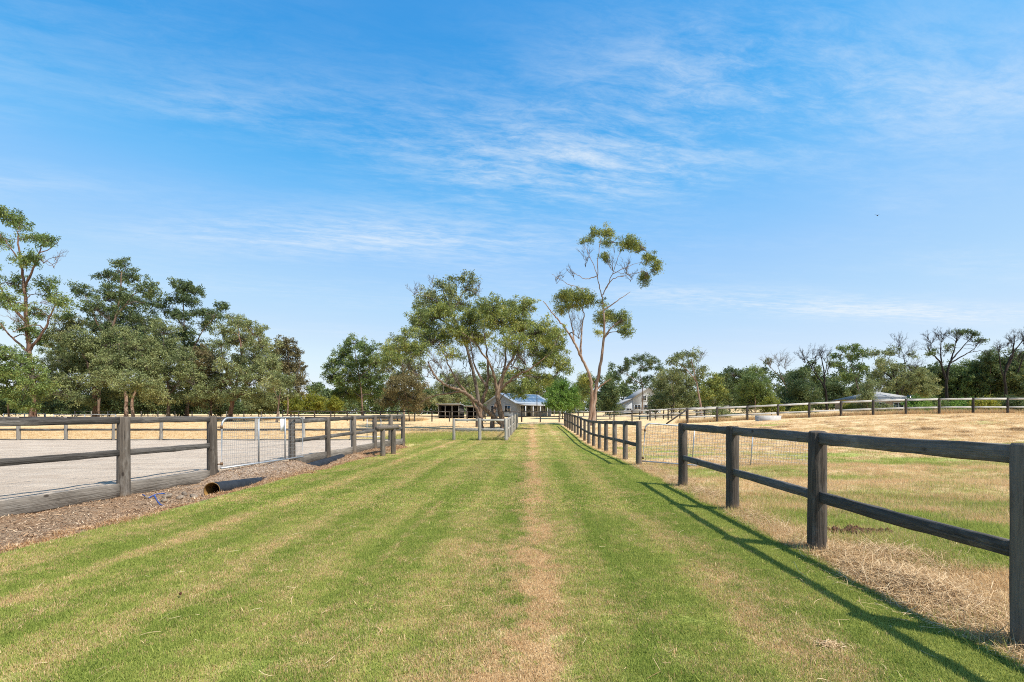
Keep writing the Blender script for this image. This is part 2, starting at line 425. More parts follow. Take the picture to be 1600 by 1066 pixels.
def bark(name, cols, sc=(5, 5, 0.9)):
    m, t, out = material(name); P = t.pos()
    a = t.noise(t.scale(P, sc), 1.0, 6, 0.7, 0.8); b = t.noise(t.scale(P, (sc[0]*3, sc[1]*3, sc[2])), 1.0, 4, 0.7)
    principled(t, out, t.ramp3((a*0.7+b*0.3).ramp(0.25, 0.75), cols), 0.9, t.bump(a+b*0.6, 0.8, 0.05), spec=0.15); return m
BARK = {
    'brown': bark('rough_brown_bark', [(0, (0.055, 0.034, 0.024)), (0.5, (0.19, 0.125, 0.085)), (1, (0.36, 0.27, 0.20))]),
    'pale': bark('pale_smooth_bark', [(0, (0.13, 0.066, 0.042)), (0.45, (0.26, 0.17, 0.12)), (1, (0.47, 0.39, 0.32))], (2.5, 2.5, 0.6)),
    'red': bark('red_brown_bark', [(0, (0.05, 0.026, 0.018)), (0.5, (0.16, 0.092, 0.062)), (1, (0.34, 0.25, 0.19))]),
    'black': bark('blackened_bark', [(0, (0.010, 0.008, 0.007)), (0.6, (0.030, 0.024, 0.020)), (1, (0.085, 0.068, 0.055))]),
    'grey': bark('grey_twig_bark', [(0, (0.055, 0.043, 0.034)), (0.5, (0.135, 0.108, 0.086)), (1, (0.27, 0.23, 0.19))])}
def leaves(name, cols, trans=0.30, gloss=0.018):
    m, t, out = material(name)
    leafy(t, out, t.ramp3(t.attr('tint'), list(zip((0.0, 0.35, 0.7, 1.0), cols))), trans, gloss); return m
LEAF = {
    'gum': leaves('gum_leaves', [(0.094, 0.133, 0.040), (0.197, 0.239, 0.060), (0.328, 0.347, 0.077), (0.507, 0.444, 0.112)]),
    'olive': leaves('olive_leaves', [(0.102, 0.129, 0.051), (0.194, 0.228, 0.085), (0.287, 0.307, 0.119), (0.407, 0.376, 0.164)]),
    'green': leaves('green_leaves', [(0.075, 0.122, 0.038), (0.141, 0.204, 0.054), (0.226, 0.276, 0.071), (0.334, 0.326, 0.095)]),
    'dark': leaves('dark_leaves', [(0.049, 0.080, 0.034), (0.099, 0.143, 0.052), (0.159, 0.198, 0.066), (0.272, 0.259, 0.086)]),
    'brown': leaves('brown_leaves', [(0.094, 0.084, 0.036), (0.169, 0.143, 0.058), (0.231, 0.190, 0.076), (0.300, 0.204, 0.083)]),
    'bright': leaves('bright_leaves', [(0.072, 0.142, 0.024), (0.131, 0.235, 0.036), (0.196, 0.302, 0.048), (0.275, 0.350, 0.068)]),
    'acacia': leaves('acacia_leaves', [(0.099, 0.125, 0.018), (0.185, 0.205, 0.022), (0.270, 0.264, 0.030), (0.369, 0.317, 0.037)])}

# ------------------------------------------------------------------ the ground sheets
def sheet(name, xs, ys, zf, mat, smooth=True):
    X, Y = np.meshgrid(xs, ys); Z = zf(X, Y); n, k = X.shape
    i = np.arange(n-1)[:, None]*k+np.arange(k-1)[None]
    q = np.stack([i, i+1, i+k+1, i+k], -1).reshape(-1, 4)
    return mesh_np(name, np.stack([X, Y, Z], -1).reshape(-1, 3), q, [mat], smooth)
rng = np.random.default_rng(11)
def bumps(seed, n, s0, s1):
    r = np.random.default_rng(seed)
    k = np.exp(r.uniform(np.log(s0), np.log(s1), n)); a = r.uniform(0, 6.28, n); p = r.uniform(0, 6.28, n)
    return lambda X, Y: sum(np.sin((X*np.cos(q)+Y*np.sin(q))*w+f)/n**0.5 for w, q, f in zip(k, a, p))
LUMPS, FINE = bumps(1, 14, 0.8, 5.0), bumps(2, 16, 6.0, 22.0)
def terrain_z(X, Y):
    rough = 0.006+0.03*sstep(X, 2.9, 4.5)
    z = ground(X, Y)+LUMPS(X, Y)*rough*(1-sstep(Y, 40, 60))
    inside = (X < fence_x(Y)+0.05) & (Y < 24.3)               # lies under the arena sand
    verge = (X < -5.7) & (Y < 22.5)
    return np.where(inside | verge, np.minimum(z, 0)-0.22, z)
def spaced(a, b, lo, hi, c, grow):
    out = [c]; s = lo
    while out[-1] < b: out.append(out[-1]+s); s = min(hi, s*grow)
    o2 = [c]; s = lo
    while o2[-1] > a: o2.append(o2[-1]-s); s = min(hi, s*grow)
    return np.array(sorted(set(o2[1:]+out)))
xs = np.unique(np.concatenate([np.arange(-9, 9.01, 0.15), spaced(-700, 700, 0.3, 60, 0, 1.06)]).round(3))
xs = xs[(np.abs(xs) >= 9) | (np.abs((xs*100) % 15) < 1.01)]
ys = np.unique(np.concatenate([np.arange(-6, 30, 0.2), np.arange(30, 70, 0.8), 70*1.045**np.arange(0, 58), -6-np.arange(1, 12)*4.0]))
tag(ob('ground', sheet('ground', xs, ys, terrain_z, M_GROUND)), kind='structure')

# sand of the riding arena: raised, edged by the boards
def arena():
    vs_, ys_ = np.linspace(0, 1, 90)**1.6, np.concatenate([np.arange(-8, 21.7, 0.3), np.linspace(21.7, 24.15, 9)])
    V_, Y_ = np.meshgrid(vs_, ys_)
    right = np.where(Y_ <= 21.7, fence_x(Y_), np.interp(Y_, [21.7, 24.15], [fence_x(21.7), -6.42]))-0.03
    X_ = right-V_*(60+right)
    Z_ = 0.20+0.012*FINE(X_, Y_)*0.5+0.012*LUMPS(X_, Y_)
    Z_ = Z_+0.042*np.exp(-((right-X_)/0.30)**2)
    X_ = np.concatenate([X_[:, :1]+0.012, X_], 1); Y_ = np.concatenate([Y_[:, :1], Y_], 1); Z_ = np.concatenate([Z_[:, :1]*0-0.15, Z_], 1)
    n, k = X_.shape; i = np.arange(n-1)[:, None]*k+np.arange(k-1)[None]
    q = np.stack([i, i+k, i+k+1, i+1], -1).reshape(-1, 4)
    return mesh_np('arena_sand', np.stack([X_, Y_, Z_], -1).reshape(-1, 3), q, [M_SAND], True)
tag(ob('arena_sand', arena()), kind='structure')

def verge_z(X, Y):
    s = np.clip((X+5.6)/np.minimum(fence_x(Y)+5.6, -0.12), 0, 1)     # 0 at the lawn, 1 at the boards
    gate = np.exp(-((Y-12.35)/1.62)**8)
    z = -0.02+0.03*sstep(s, 0, .15)-0.10*np.exp(-((s-0.45)/0.25)**2)*(1-gate)*(Y < 17)-0.01*sstep(s, 0.6, 1)+0.205*gate*sstep(s, 0.25, 0.95)
    z = z+0.14*sstep(Y, 14, 19)*(1-sstep(Y, 20.2, 23))*sstep(s, 0.0, 0.7)-0.10*sstep(Y, 21.5, 23.3)
    return z+0.014*FINE(X, Y)+0.012*LUMPS(X*3, Y*3)
def verge():
    ss, ys_ = np.linspace(0, 1, 34), np.arange(-4, 23.4, 0.12)
    S_, Y_ = np.meshgrid(ss, ys_)
    R = np.minimum(fence_x(Y_)-0.04, -5.95+0.0*Y_)
    R = np.where(Y_ > 21.7, -6.3, R)
    L = -5.45+0.10*np.sin(Y_*1.1)+0.08*np.sin(Y_*2.9+1)
    X_ = L+(R-L)*S_
    Z_ = verge_z(X_, Y_)
    n, k = X_.shape; i = np.arange(n-1)[:, None]*k+np.arange(k-1)[None]
    q = np.stack([i, i+k, i+k+1, i+1], -1).reshape(-1, 4)
    return mesh_np('verge', np.stack([X_, Y_, Z_], -1).reshape(-1, 3), q, [M_VERGE], True)
tag(ob('verge', verge()), kind='structure')

# ------------------------------------------------------------------ fences
def post_mesh(h, r, mat, seed, n=14, sunk=0.25, top=0.02):
    rg = np.random.default_rng(seed); th = np.arange(n)*2*math.pi/n
    prof = 1+0.05*rg.standard_normal(n)+0.03*np.cos(2*th+rg.uniform(0, 6))
    zs = [-sunk, 0.0, h*0.3, h*0.6, h-top, h]
    rs = [1.04, 1.03, 1.0+0.02*rg.standard_normal(), 0.985, 0.97, 0.86]
    lean = rg.uniform(-0.008, 0.008, 2)
    v = np.array([[(r*k*p*math.cos(a)+lean[0]*z), (r*k*p*math.sin(a)+lean[1]*z), z+(0.006*math.sin(a*1+seed) if z == h else 0)] for z, k in zip(zs, rs) for a, p in zip(th, prof)])
    b = MB(); q = []
    for i in range(len(zs)-1):
        for j in range(n): q.append((i*n+j, i*n+(j+1) % n, (i+1)*n+(j+1) % n, (i+1)*n+j))
    q.append(tuple((len(zs)-1)*n+j for j in range(n)))
    b.add(v, q)
    return b.mesh('post', mat)
def rail_mesh(L, h, d, mat, seed, seg=6):
    """Along local X from 0 to L, centred on Y and Z, worn edges."""
    rg = np.random.default_rng(seed); c = min(h, d)*0.16
    prof = np.array([(-d/2+c, -h/2), (d/2-c, -h/2), (d/2, -h/2+c), (d/2, h/2-c), (d/2-c, h/2), (-d/2+c, h/2), (-d/2, h/2-c), (-d/2, -h/2+c)])
    xs_ = np.linspace(0, L, seg+1); v = []; sag = rg.uniform(-0.006, 0.008)
    for x in xs_:
        k = x/L
        p = prof*(1+0.03*rg.standard_normal())
        for a, b_ in p: v.append((x, a+0.003*rg.standard_normal(), b_-sag*4*k*(1-k)+0.0025*rg.standard_normal()))
    q = []
    for i in range(seg):
        for j in range(8): q.append((i*8+j, i*8+(j+1) % 8, (i+1)*8+(j+1) % 8, (i+1)*8+j))
    q += [tuple(range(7, -1, -1)), tuple(seg*8+j for j in range(8))]
    return MB().add(v, q).mesh('rail', mat)
SEED = [100]
def seed(): SEED[0] += 1; return SEED[0]
def fence(name, label, pts, h, r, rails, pm, rm, group=None, seg=6, kick=None, skip=(), nside=14, tops=None):
    """pts: (x, y, z) of post feet; rails: (height above foot, board height, board depth)."""
    rt = root(name, pts[0], label, 'fence', group)
    vars_ = [post_mesh(h, r, pm, seed(), nside) for _ in range(min(4, len(pts)))]
    for i, p in enumerate(pts):
        if ('p', i) in skip: continue
        part('post', vars_[(i*7) % len(vars_)], rt, p, Matrix.Rotation((i*2.4) % 6.28, 3, 'Z'))
    for i in range(len(pts)-1):
        if i in skip: continue
        a, b = Vector(pts[i]), Vector(pts[i+1]); dv = (b-a); L = dv.length
        for (z, bh, bd) in rails:
            e = dv.normalized()*r*0.72
            A, B = a+e+Vector((0, 0, z)), b-e+Vector((0, 0, z))
            part('rail', rail_mesh((B-A).length, bh, bd, rm, seed(), seg), rt, A, along(A, B))
        if kick:
            z, bh, bd, off = kick; e = dv.normalized()*r*0.72
            A, B = a+e+Vector((0, 0, z)), b-e+Vector((0, 0, z))
            part('kickboard', rail_mesh((B-A).length, bh, bd, M_KICK if kick[3] is None else kick[3], seed(), seg), rt, A, along(A, B))
    return rt

# right-hand fence beside the lawn
def rp(Y, x=3.13): return (x, Y, gz(x, Y))
near_right = [rp(-0.85, 3.25), rp(1.22, 3.24), rp(3.13, 3.215)]+[rp(Y) for Y in (5.35, 7.6, 10.08)]
far_right = [rp(Y) for Y in (14.25, 16.3, 18.4, 20.5, 22.5, 24.6, 26.7, 28.8, 31, 33.2, 35.4, 37.6, 39.8, 42, 44.2, 46.4)]
RR = [(1.235, 0.125, 0.055), (0.60, 0.11, 0.055)]
fence('post_and_rail_fence', 'nearest dark timber two-rail fence running along the lawn edge, before the open gate', near_right, 1.31, 0.096, RR, M_POST, M_RAIL, seg=10)
fence('post_and_rail_fence', 'long receding row of dark timber posts and rails beyond the open gate, beside the lane', far_right, 1.31, 0.085, RR, M_POST, M_RAIL)

# arena fence beside the lawn (left), split by a gate; posts stand on the verge
def lp(Y):
    x = fence_x(Y); return (x, Y, 0.0+0.16*float(sstep(Y, 11.5, 21.5)))
KICK = (0.125, 0.25, 0.05, None)
LR = [(1.385, 0.12, 0.055), (0.80, 0.11, 0.055)]
fence('arena_fence', 'weathered timber arena fence with kickboard at the photo edge, before the sand gate', [lp(Y) for Y in (2.7, 4.75, 6.8, 8.84, 10.89)], 1.45, 0.098, LR, M_POST, M_RAIL, seg=10, kick=KICK)
fence('arena_fence', 'short weathered arena fence with kickboard between the mesh gate and the hitching rail', [lp(Y) for Y in (13.75, 15.6, 17.28, 18.92, 20.4, 21.7)], 1.33, 0.088, [(1.265, 0.12, 0.055), (0.72, 0.11, 0.055)], M_POST, M_RAIL, kick=KICK)
fence('arena_fence', 'far grey arena fence along the back edge of the sand', [(x, 24.25, 0.12) for x in (-6.42,) + tuple(-9.0-2.37*i for i in range(17))], 1.25, 0.075,
      [(1.19, 0.11, 0.05), (0.60, 0.10, 0.05)], M_POSTG, M_RAIL, kick=(0.06, 0.15, 0.05, None), seg=4, nside=10)
fence('arena_fence', 'short end fence closing the arena corner behind the hitching rail', [lp(21.9)[:2]+(0.14,), (-6.36, 24.0, 0.12)], 1.28, 0.07, [(1.2, 0.11, 0.05), (0.62, 0.10, 0.05)], M_POST, M_RAIL, kick=(0.09, 0.2, 0.05, None), nside=10, skip=(('p', 0), ('p', 1)))

# pale fence round the big tree
gf = [(-4.42, 27.6), (-2.95, 27.6), (-1.47, 27.6)]
fence('grey_paddock_fence', 'pale silvery two-rail fence panel standing in front of the big spreading tree', [(x, y, gz(x, y)) for x, y in gf], 1.25, 0.085, [(1.16, 0.12, 0.05), (0.62, 0.11, 0.05)], M_POSTG, M_RAILG)
fence('grey_paddock_fence', 'pale silvery fence receding along the lane edge beside the big spreading tree', [(-1.42+0.01*i, 28.0+2.15*i, gz(-1.4, 28.0+2.15*i)) for i in range(9)], 1.28, 0.075, [(1.18, 0.12, 0.05), (0.62, 0.11, 0.05)], M_POSTG, M_RAILG)

# dark cross fence at the end of the lane
def line(a, b, n): return [(a[0]+(b[0]-a[0])*i/n, a[1]+(b[1]-a[1])*i/n, gz(a[0]+(b[0]-a[0])*i/n, a[1]+(b[1]-a[1])*i/n)) for i in range(n+1)]
CR = [(1.22, 0.12, 0.05), (0.68, 0.11, 0.05)]
fence('cross_fence', 'dark two-rail fence crossing behind the big tree at the lane end', line((-32, 62.5), (3.2, 57.0), 16), 1.3, 0.08, CR, M_POSTD, M_RAILD, nside=8, seg=2)
fence('cross_fence', 'dark two-rail fence crossing behind the tall bare gum towards the white house', line((5.4, 56.7), (22, 56), 8), 1.3, 0.08, CR, M_POSTD, M_RAILG, nside=8, seg=2)
fence('cross_fence', 'thin grey yard fence under the dense gums beyond the arena', line((-62, 66), (-33, 63.5), 12), 1.2, 0.07, [(1.12, 0.07, 0.05), (0.6, 0.06, 0.05)], M_POSTG, M_RAILD, nside=8, seg=2)
fence('back_paddock_fence', 'pale-railed fence along the crest of the mown paddock below the dark trees', line((15.2, 47.5), (62, 41.0), 17), 1.42, 0.10, [(1.33, 0.17, 0.06), (0.58, 0.15, 0.06)], M_POSTD, M_RAILW, nside=10, seg=3)
fence('yard_fence', 'close-set dark rail yard in front of the white house', line((13.3, 60), (23.6, 58), 11), 1.3, 0.07, [(1.22, 0.10, 0.05), (0.75, 0.09, 0.05), (0.35, 0.09, 0.05)], M_POSTD, M_RAILG, nside=8, seg=2)
# sloping brace at the end of the crest fence
A = Vector((13.1, 47.4, gz(13.1, 47.4)+0.02)); B = Vector((15.1, 47.45, gz(15.2, 47.5)+1.3))
tag(ob('brace_rail', rail_mesh((B-A).length, 0.14, 0.09, M_RAILD, seed(), 3), None, Matrix.Translation(A) @ along(A, B).to_4x4()), 'dark sloping timber brace propping the end post of the pale-railed crest fence', 'brace')

# hitching rail
h0, h1 = Vector((-5.30, 17.3, verge_z(np.array(-5.9), np.array(17.3))*0)), Vector((-5.17, 18.15, 0))
hr = root('hitching_rail', (h0.x, h0.y, 0), 'low round-log hitching rail on two posts beside the arena corner', 'hitching rail')
for p in (h0, h1): part('post', post_mesh(0.95, 0.085, M_POST, seed()), hr, p)
e = (h1-h0).normalized()
log = MB().tube([h0-e*0.42+Vector((0, 0, 1.0)), h0+Vector((0, 0, 1.005)), h1+Vector((0, 0, 0.995)), h1+e*0.38+Vector((0, 0, 1.0))], [0.088, 0.085, 0.08, 0.078], 12)
part('crossbar', mesh_np('crossbar', np.concatenate(log.v)-np.array(hr.location), [np.array(f) for f in log.f.values() if f], [M_POST]), hr, hr.location)

# ------------------------------------------------------------------ gates
def gate(name, label, a, b, z0, z1, ups, rc=0.16, tube_r=0.021, cell=(0.075, 0.10), wire=0.0022, mesh=True, group=None):
    """Pipe gate from a to b (ground points): frame, uprights, welded mesh, hinges."""
    a, b = Vector((a[0], a[1], 0)), Vector((b[0], b[1], 0)); L = (b-a).length
    rt = root(name, (a.x, a.y, z0), label, 'gate', group); rt.rotation_euler = (0, 0, math.atan2(b.y-a.y, b.x-a.x))
    H = z1-z0
    arc = lambda cx, cz, t0, t1: [(cx+rc*math.cos(q), 0, cz+rc*math.sin(q)) for q in np.linspace(t0, t1, 6)]
    P = [(0, 0, 0)]+arc(rc, H-rc, math.pi, math.pi/2)+arc(L-rc, H-rc, math.pi/2, 0)+[(L, 0, 0)]
    ob('frame', MB().tube(P, tube_r, 10).mesh('frame', M_GALV, True), rt)
    ob('bottom_rail', MB().tube([(-0.02, 0, 0), (L*0.5, 0, -0.004), (L+0.02, 0, 0)], tube_r, 10).mesh('bottom_rail', M_GALV, True), rt)
    for u_ in ups: ob('upright', MB().tube([(u_*L, 0, 0.0), (u_*L, 0, H)], tube_r*0.85, 8).mesh('upright', M_GALV, True), rt)
    if mesh:
        m = MB()
        for x in np.arange(cell[0], L, cell[0]): m.tube([(x, 0.024, 0), (x, 0.024, H-0.01)], wire, 4, False)
        for z in np.arange(cell[1], H, cell[1]): m.tube([(0.01, 0.027, z), (L-0.01, 0.027, z)], wire, 4, False)
        o = ob('wire_mesh', m.mesh('wire_mesh', M_WIRE), rt); o['kind'] = 'stuff'
    for z in (0.1, H-0.2): ob('hinge', MB().tube([(-0.11, 0, z), (0.0, 0, z)], 0.014, 8).tube([(0, 0, z-0.035), (0, 0, z+0.035)], 0.028, 8).mesh('hinge', M_RUST), rt)
    return rt
def fl(Y, out=0.11): return (fence_x(Y)+out, Y)
lg = gate('mesh_gate', 'closed galvanised mesh gate with rounded corners leading onto the arena sand', (fence_x(10.98)+0.115, 11.02), (fence_x(13.95)+0.16, 14.0), 0.27, 1.405, (0.40, 0.74), rc=0.19, cell=(0.06, 0.10), wire=0.0028)
pl = MB().box((0, 0, 0), (0.15, 0.012, 0.34)); o = ob('sign_plate', pl.mesh('sign_plate', M_WHITE), lg); o.location = (0.695*2.98, -0.03, 0.93)
og = gate('mesh_gate', 'open galvanised mesh gate swung into the dry paddock behind the timber fence', (3.25, 14.25), (7.95, 13.9), 0.12, 1.23, (0.30, 0.65), rc=0.15, cell=(0.075, 0.10), wire=0.0036)
og.rotation_euler.y = math.radians(4.2)
gate('pipe_gate', 'small grey pipe gate in the far arena fence, seen between timber posts', (-9.0, 24.5), (-7.6, 24.5), 0.35, 1.3, (0.5,), rc=0.12, tube_r=0.024, mesh=False)
# pipe rails of a yard far left
for (xa, xb, yy, lb) in ((-63, -58.0, 58, 'leftmost low pale pipe rail under the tall sparse gum'), (-57.0, -49.6, 55.5, 'low pale pipe rail between the tall gum trunk and the dense gums')):
    xa, xb = xa*yy/58, xb*yy/58
    rt = root('pipe_rail', (xa, yy, gz(xa, yy)), lb, 'rail')
    for z in (0.95, 0.5): ob('rail', MB().tube([(0, 0, z), (xb-xa, 0, z)], 0.045, 8).mesh('rail', M_GALV, True), rt)
    for x in (0, (xb-xa)/2, xb-xa): ob('post', MB().tube([(x, 0, -0.1), (x, 0, 1.0)], 0.05, 8).mesh('post', M_GALV, True), rt)

# ------------------------------------------------------------------ small things on the verge
def culvert(name, a, b, label, r=0.155):
    a, b = Vector(a), Vector(b); e = (b-a).normalized(); L = (b-a).length
    rt = root(name, a, label, 'pipe')
    R = along(a, b)
    n, out = 24, MB()
    xs_ = np.arange(0, L, 0.10); rr = [r*(1.0 if i % 2 else 0.985) for i in range(len(xs_))]
    out.tube([(x, 0, 0) for x in xs_], rr, n, False)
    part('shell', out.mesh('shell', M_PIPE, True), rt, a, R)
    th = np.arange(n)*2*math.pi/n
    ring = [np.array([(x, q*math.cos(h), q*math.sin(h)) for h in th]) for x, q in ((0, r*0.985), (-0.004, r), (-0.004, r*0.92), (0.0, r*0.915), (1.3, r*0.915))]
    v = np.concatenate(ring); f = [(i*n+j, (i+1)*n+j, (i+1)*n+(j+1) % n, i*n+(j+1) % n) for i in range(4) for j in range(n)]
    f.append(tuple(4*n+j for j in range(n)))
    part('lining', MB().add(v, f).mesh('lining', M_PIPEIN, True), rt, a, R)
    return rt
culvert('drain_pipe', (-6.15, 9.35, 0.03), (-6.30, 11.9, -0.16), 'open end of a black plastic drain pipe lying in the verge below the gate post')
culvert('drain_pipe', (-6.36, 12.6, -0.09), (-6.42, 16.4, 0.0), 'half-buried length of black plastic pipe along the verge beyond the gate')

def pebble(sd, s):
    rg = np.random.default_rng(sd); n, k = 10, 6; v = [(0, 0, -0.6)]; q = []
    for i in range(1, k):
        ph = math.pi*i/k
        for j in range(n): v.append((math.sin(ph)*math.cos(j*6.283/n), math.sin(ph)*math.sin(j*6.283/n), -math.cos(ph)*0.6))
    v.append((0, 0, 0.6)); v = np.array(v)
    dirs = rg.standard_normal((7, 3)); dirs /= np.linalg.norm(dirs, axis=1)[:, None]
    for dd in dirs:
        c = 0.55+0.25*rg.random(); k_ = v@dd; v = v-np.outer(np.maximum(k_-c, 0), dd)
    v *= np.array(s)
    for j in range(n):
        q.append((0, 1+(j+1) % n, 1+j)); q.append((len(v)-1, 1+(k-2)*n+j, 1+(k-2)*n+(j+1) % n))
        for i in range(k-2): q.append((1+i*n+j, 1+i*n+(j+1) % n, 1+(i+1)*n+(j+1) % n, 1+(i+1)*n+j))
    return MB().add(v, q).mesh('stone', M_STONE)
stones = [(-6.42, 9.25, 0.10, 'flat grey stone leaning against the open pipe end'), (-6.55, 9.05, 0.085, 'brown stone second from the pipe mouth'), (-6.68, 9.35, 0.075, 'small stone behind the pile beside the pipe mouth'),
          (-6.72, 8.95, 0.09, 'tan stone in the middle of the pile beside the pipe'), (-6.86, 9.15, 0.065, 'small pale stone at the fence side of the pipe pile'), (-6.60, 8.72, 0.07, 'pale flat stone nearest the lawn in the pipe pile'), (-6.95, 8.8, 0.06, 'lone stone farthest from the pipe mouth, near the blue rope')]
for i, (x, y, s, lb) in enumerate(stones):
    o = tag(ob('stone', pebble(40+i, (s*1.15, s*0.6, s*0.85)), None), lb, 'stone', 'stones beside the drain pipe')
    o.location = (x, y, float(verge_z(np.array(x), np.array(y)))+s*0.25); o.rotation_euler = (0.3*math.sin(i*3), 0.4*math.cos(i*2), i*1.3)
rp_ = [(-7.19, 8.98), (-7.05, 8.86), (-6.91, 8.77), (-6.94, 8.88), (-6.90, 8.90), (-6.70, 8.70), (-6.50, 8.51), (-6.34, 8.38), (-6.2, 8.22)]
rb = MB().tube([(x, y, float(verge_z(np.array(x), np.array(y)))+0.010+0.008*math.sin(i*2.1)) for i, (x, y) in enumerate(rp_)], [0.012, 0.008, 0.013, 0.009, 0.014, 0.010, 0.012, 0.008, 0.005], 8)
rb.tube([(x, y, float(verge_z(np.array(x), np.array(y)))+0.012) for x, y in ((-6.91, 8.77), (-6.95, 8.98), (-6.93, 9.12), (-6.88, 9.2))], [0.012, 0.008, 0.013, 0.006], 8)
tag(ob('rope', rb.mesh('rope', M_ROPE, True)), 'frayed blue rope lying on the bark litter below the kickboard', 'rope')
# dung in the paddock
def heap(name, mat, c, n, spread, s, sd):
    rg = np.random.default_rng(sd); b = MB()
    for i in range(n):
        x, y = c[0]+spread[0]*rg.standard_normal(), c[1]+spread[1]*rg.standard_normal()
        k = s*rg.uniform(0.6, 1.3); th = np.arange(6)*1.0472
        z = gz(x, y)+0.025+0.02*rg.random()
        v = [(x, y, z+k)]+[(x+k*1.2*math.cos(a), y+k*1.2*math.sin(a), z+k*0.3*rg.random()) for a in th]+[(x+k*math.cos(a), y+k*math.sin(a), z-k) for a in th]
        b.add(v, [(0, 1+j, 1+(j+1) % 6) for j in range(6)]+[(1+j, 7+j, 7+(j+1) % 6, 1+(j+1) % 6) for j in range(6)])
    return b.mesh(name, mat)
tag(ob('dung_pile', heap('dung_pile', M_DUNG, (4.15, 6.13), 90, (0.17, 0.07), 0.024, 5)), 'dark reddish-brown dung pile in the dry grass behind the nearest fence panel', 'dung')
for k, (x, y, lb) in enumerate(((-2.85, 3.95, 'small dark clod on the lawn nearest the camera'), (-0.33, 10.6, 'tiny dark clod in the middle of the lawn beside the dry strip'))):
    tag(ob('soil_clod', heap('soil_clod', M_DUNG, (x, y), 4, (0.010, 0.010), 0.007, 9+k)), lb, 'clod')
# water trough at the crest fence
tx, ty = W(1200, 655, 44.0).x, 44.0
tr = root('water_trough', (tx, ty, gz(tx, ty)), 'long white concrete water trough against the pale-railed crest fence', 'trough')
b = MB(); w_, d_, h_ = 0.98, 0.35, 0.50
v = [(sx*w_, sy*d_, 0) for sx, sy in ((-1, -1), (1, -1), (1, 1), (-1, 1))]+[(sx*w_*1.04, sy*d_*1.1, h_) for sx, sy in ((-1, -1), (1, -1), (1, 1), (-1, 1))]
v += [(sx*w_*0.95, sy*d_*0.8, h_) for sx, sy in ((-1, -1), (1, -1), (1, 1), (-1, 1))]+[(sx*w_*0.9, sy*d_*0.7, h_-0.3) for sx, sy in ((-1, -1), (1, -1), (1, 1), (-1, 1))]
b.add(v, [(i, (i+1) % 4, 4+(i+1) % 4, 4+i) for i in range(4)]+[(4+i, 4+(i+1) % 4, 8+(i+1) % 4, 8+i) for i in range(4)]+[(8+i, 8+(i+1) % 4, 12+(i+1) % 4, 12+i) for i in range(4)]+[(12, 13, 14, 15)])
ob('basin', b.mesh('basin', M_CONC), tr)
ob('water', MB().add([(-w_*.93, -d_*.74, h_-.1), (w_*.93, -d_*.74, h_-.1), (w_*.93, d_*.74, h_-.1), (-w_*.93, d_*.74, h_-.1)], [(0, 1, 2, 3)]).mesh('water', M_GLASS), tr)
# a bird in the sky
bp = W(1371, 337, 60)
v = [(-0.24, 0, 0.02), (-0.1, 0, 0.05), (0.1, 0, 0.05), (0.26, 0, 0.0), (0.1, 0, -0.05), (-0.1, 0, -0.04), (0.02, -0.3, 0.16), (-0.1, -0.3, 0.15), (0.02, 0.3, 0.16), (-0.1, 0.3, 0.15), (0.0, 0.06, 0), (0, -0.06, 0)]
bm_ = MB().add(v, [(0, 1, 10), (1, 2, 10), (2, 3, 10), (3, 4, 10), (4, 5, 10), (5, 0, 10), (1, 0, 11), (2, 1, 11), (3, 2, 11), (4, 3, 11), (5, 4, 11), (0, 5, 11), (2, 6, 7, 1), (1, 9, 8, 2)])
o = tag(ob('bird', bm_.mesh('bird', M_BIRD)), 'tiny dark bird flying high over the paddock', 'bird'); o.location = bp; o.rotation_euler = (0.2, -0.3, 0.5)

# ------------------------------------------------------------------ buildings
def slab(pts, th):
    """A flat quad thickened downwards."""
    p = np.array(pts, float); nrm = np.cross(p[1]-p[0], p[3]-p[0]); nrm /= np.linalg.norm(nrm)
    if nrm[2] < 0: nrm = -nrm
    q = p-nrm*th
    return np.concatenate([p, q]), [(0, 1, 2, 3), (7, 6, 5, 4)]+[(i, 4+i, 4+(i+1) % 4, (i+1) % 4) for i in range(4)]
def window(r, c, w, h, axis, out):
    """Recess frame and pane; axis 0: wall faces along x, 1: along y; out = outward sign."""
    def bx(x, z, ww, hh, d, off):
        return ((c[0]+(out*off if axis == 0 else x), c[1]+(out*off if axis == 1 else x), c[2]+z), (d if axis == 0 else ww, d if axis == 1 else ww, hh))
    m = MB()
    for (x, z, ww, hh) in ((0, h/2, w+.12, .07), (0, -h/2, w+.16, .09), (-w/2, 0, .07, h), (w/2, 0, .07, h), (0, 0, .05, h)):
        cc, dd = bx(x, z, ww, hh, 0.08, 0.04); m.box(cc, dd)
    f = ob('window', m.mesh('window', M_TRIM), r)
    cc, dd = bx(0, 0, w, h, 0.02, 0.015); ob('pane', MB().box(cc, dd).mesh('pane', M_GLASS), f)
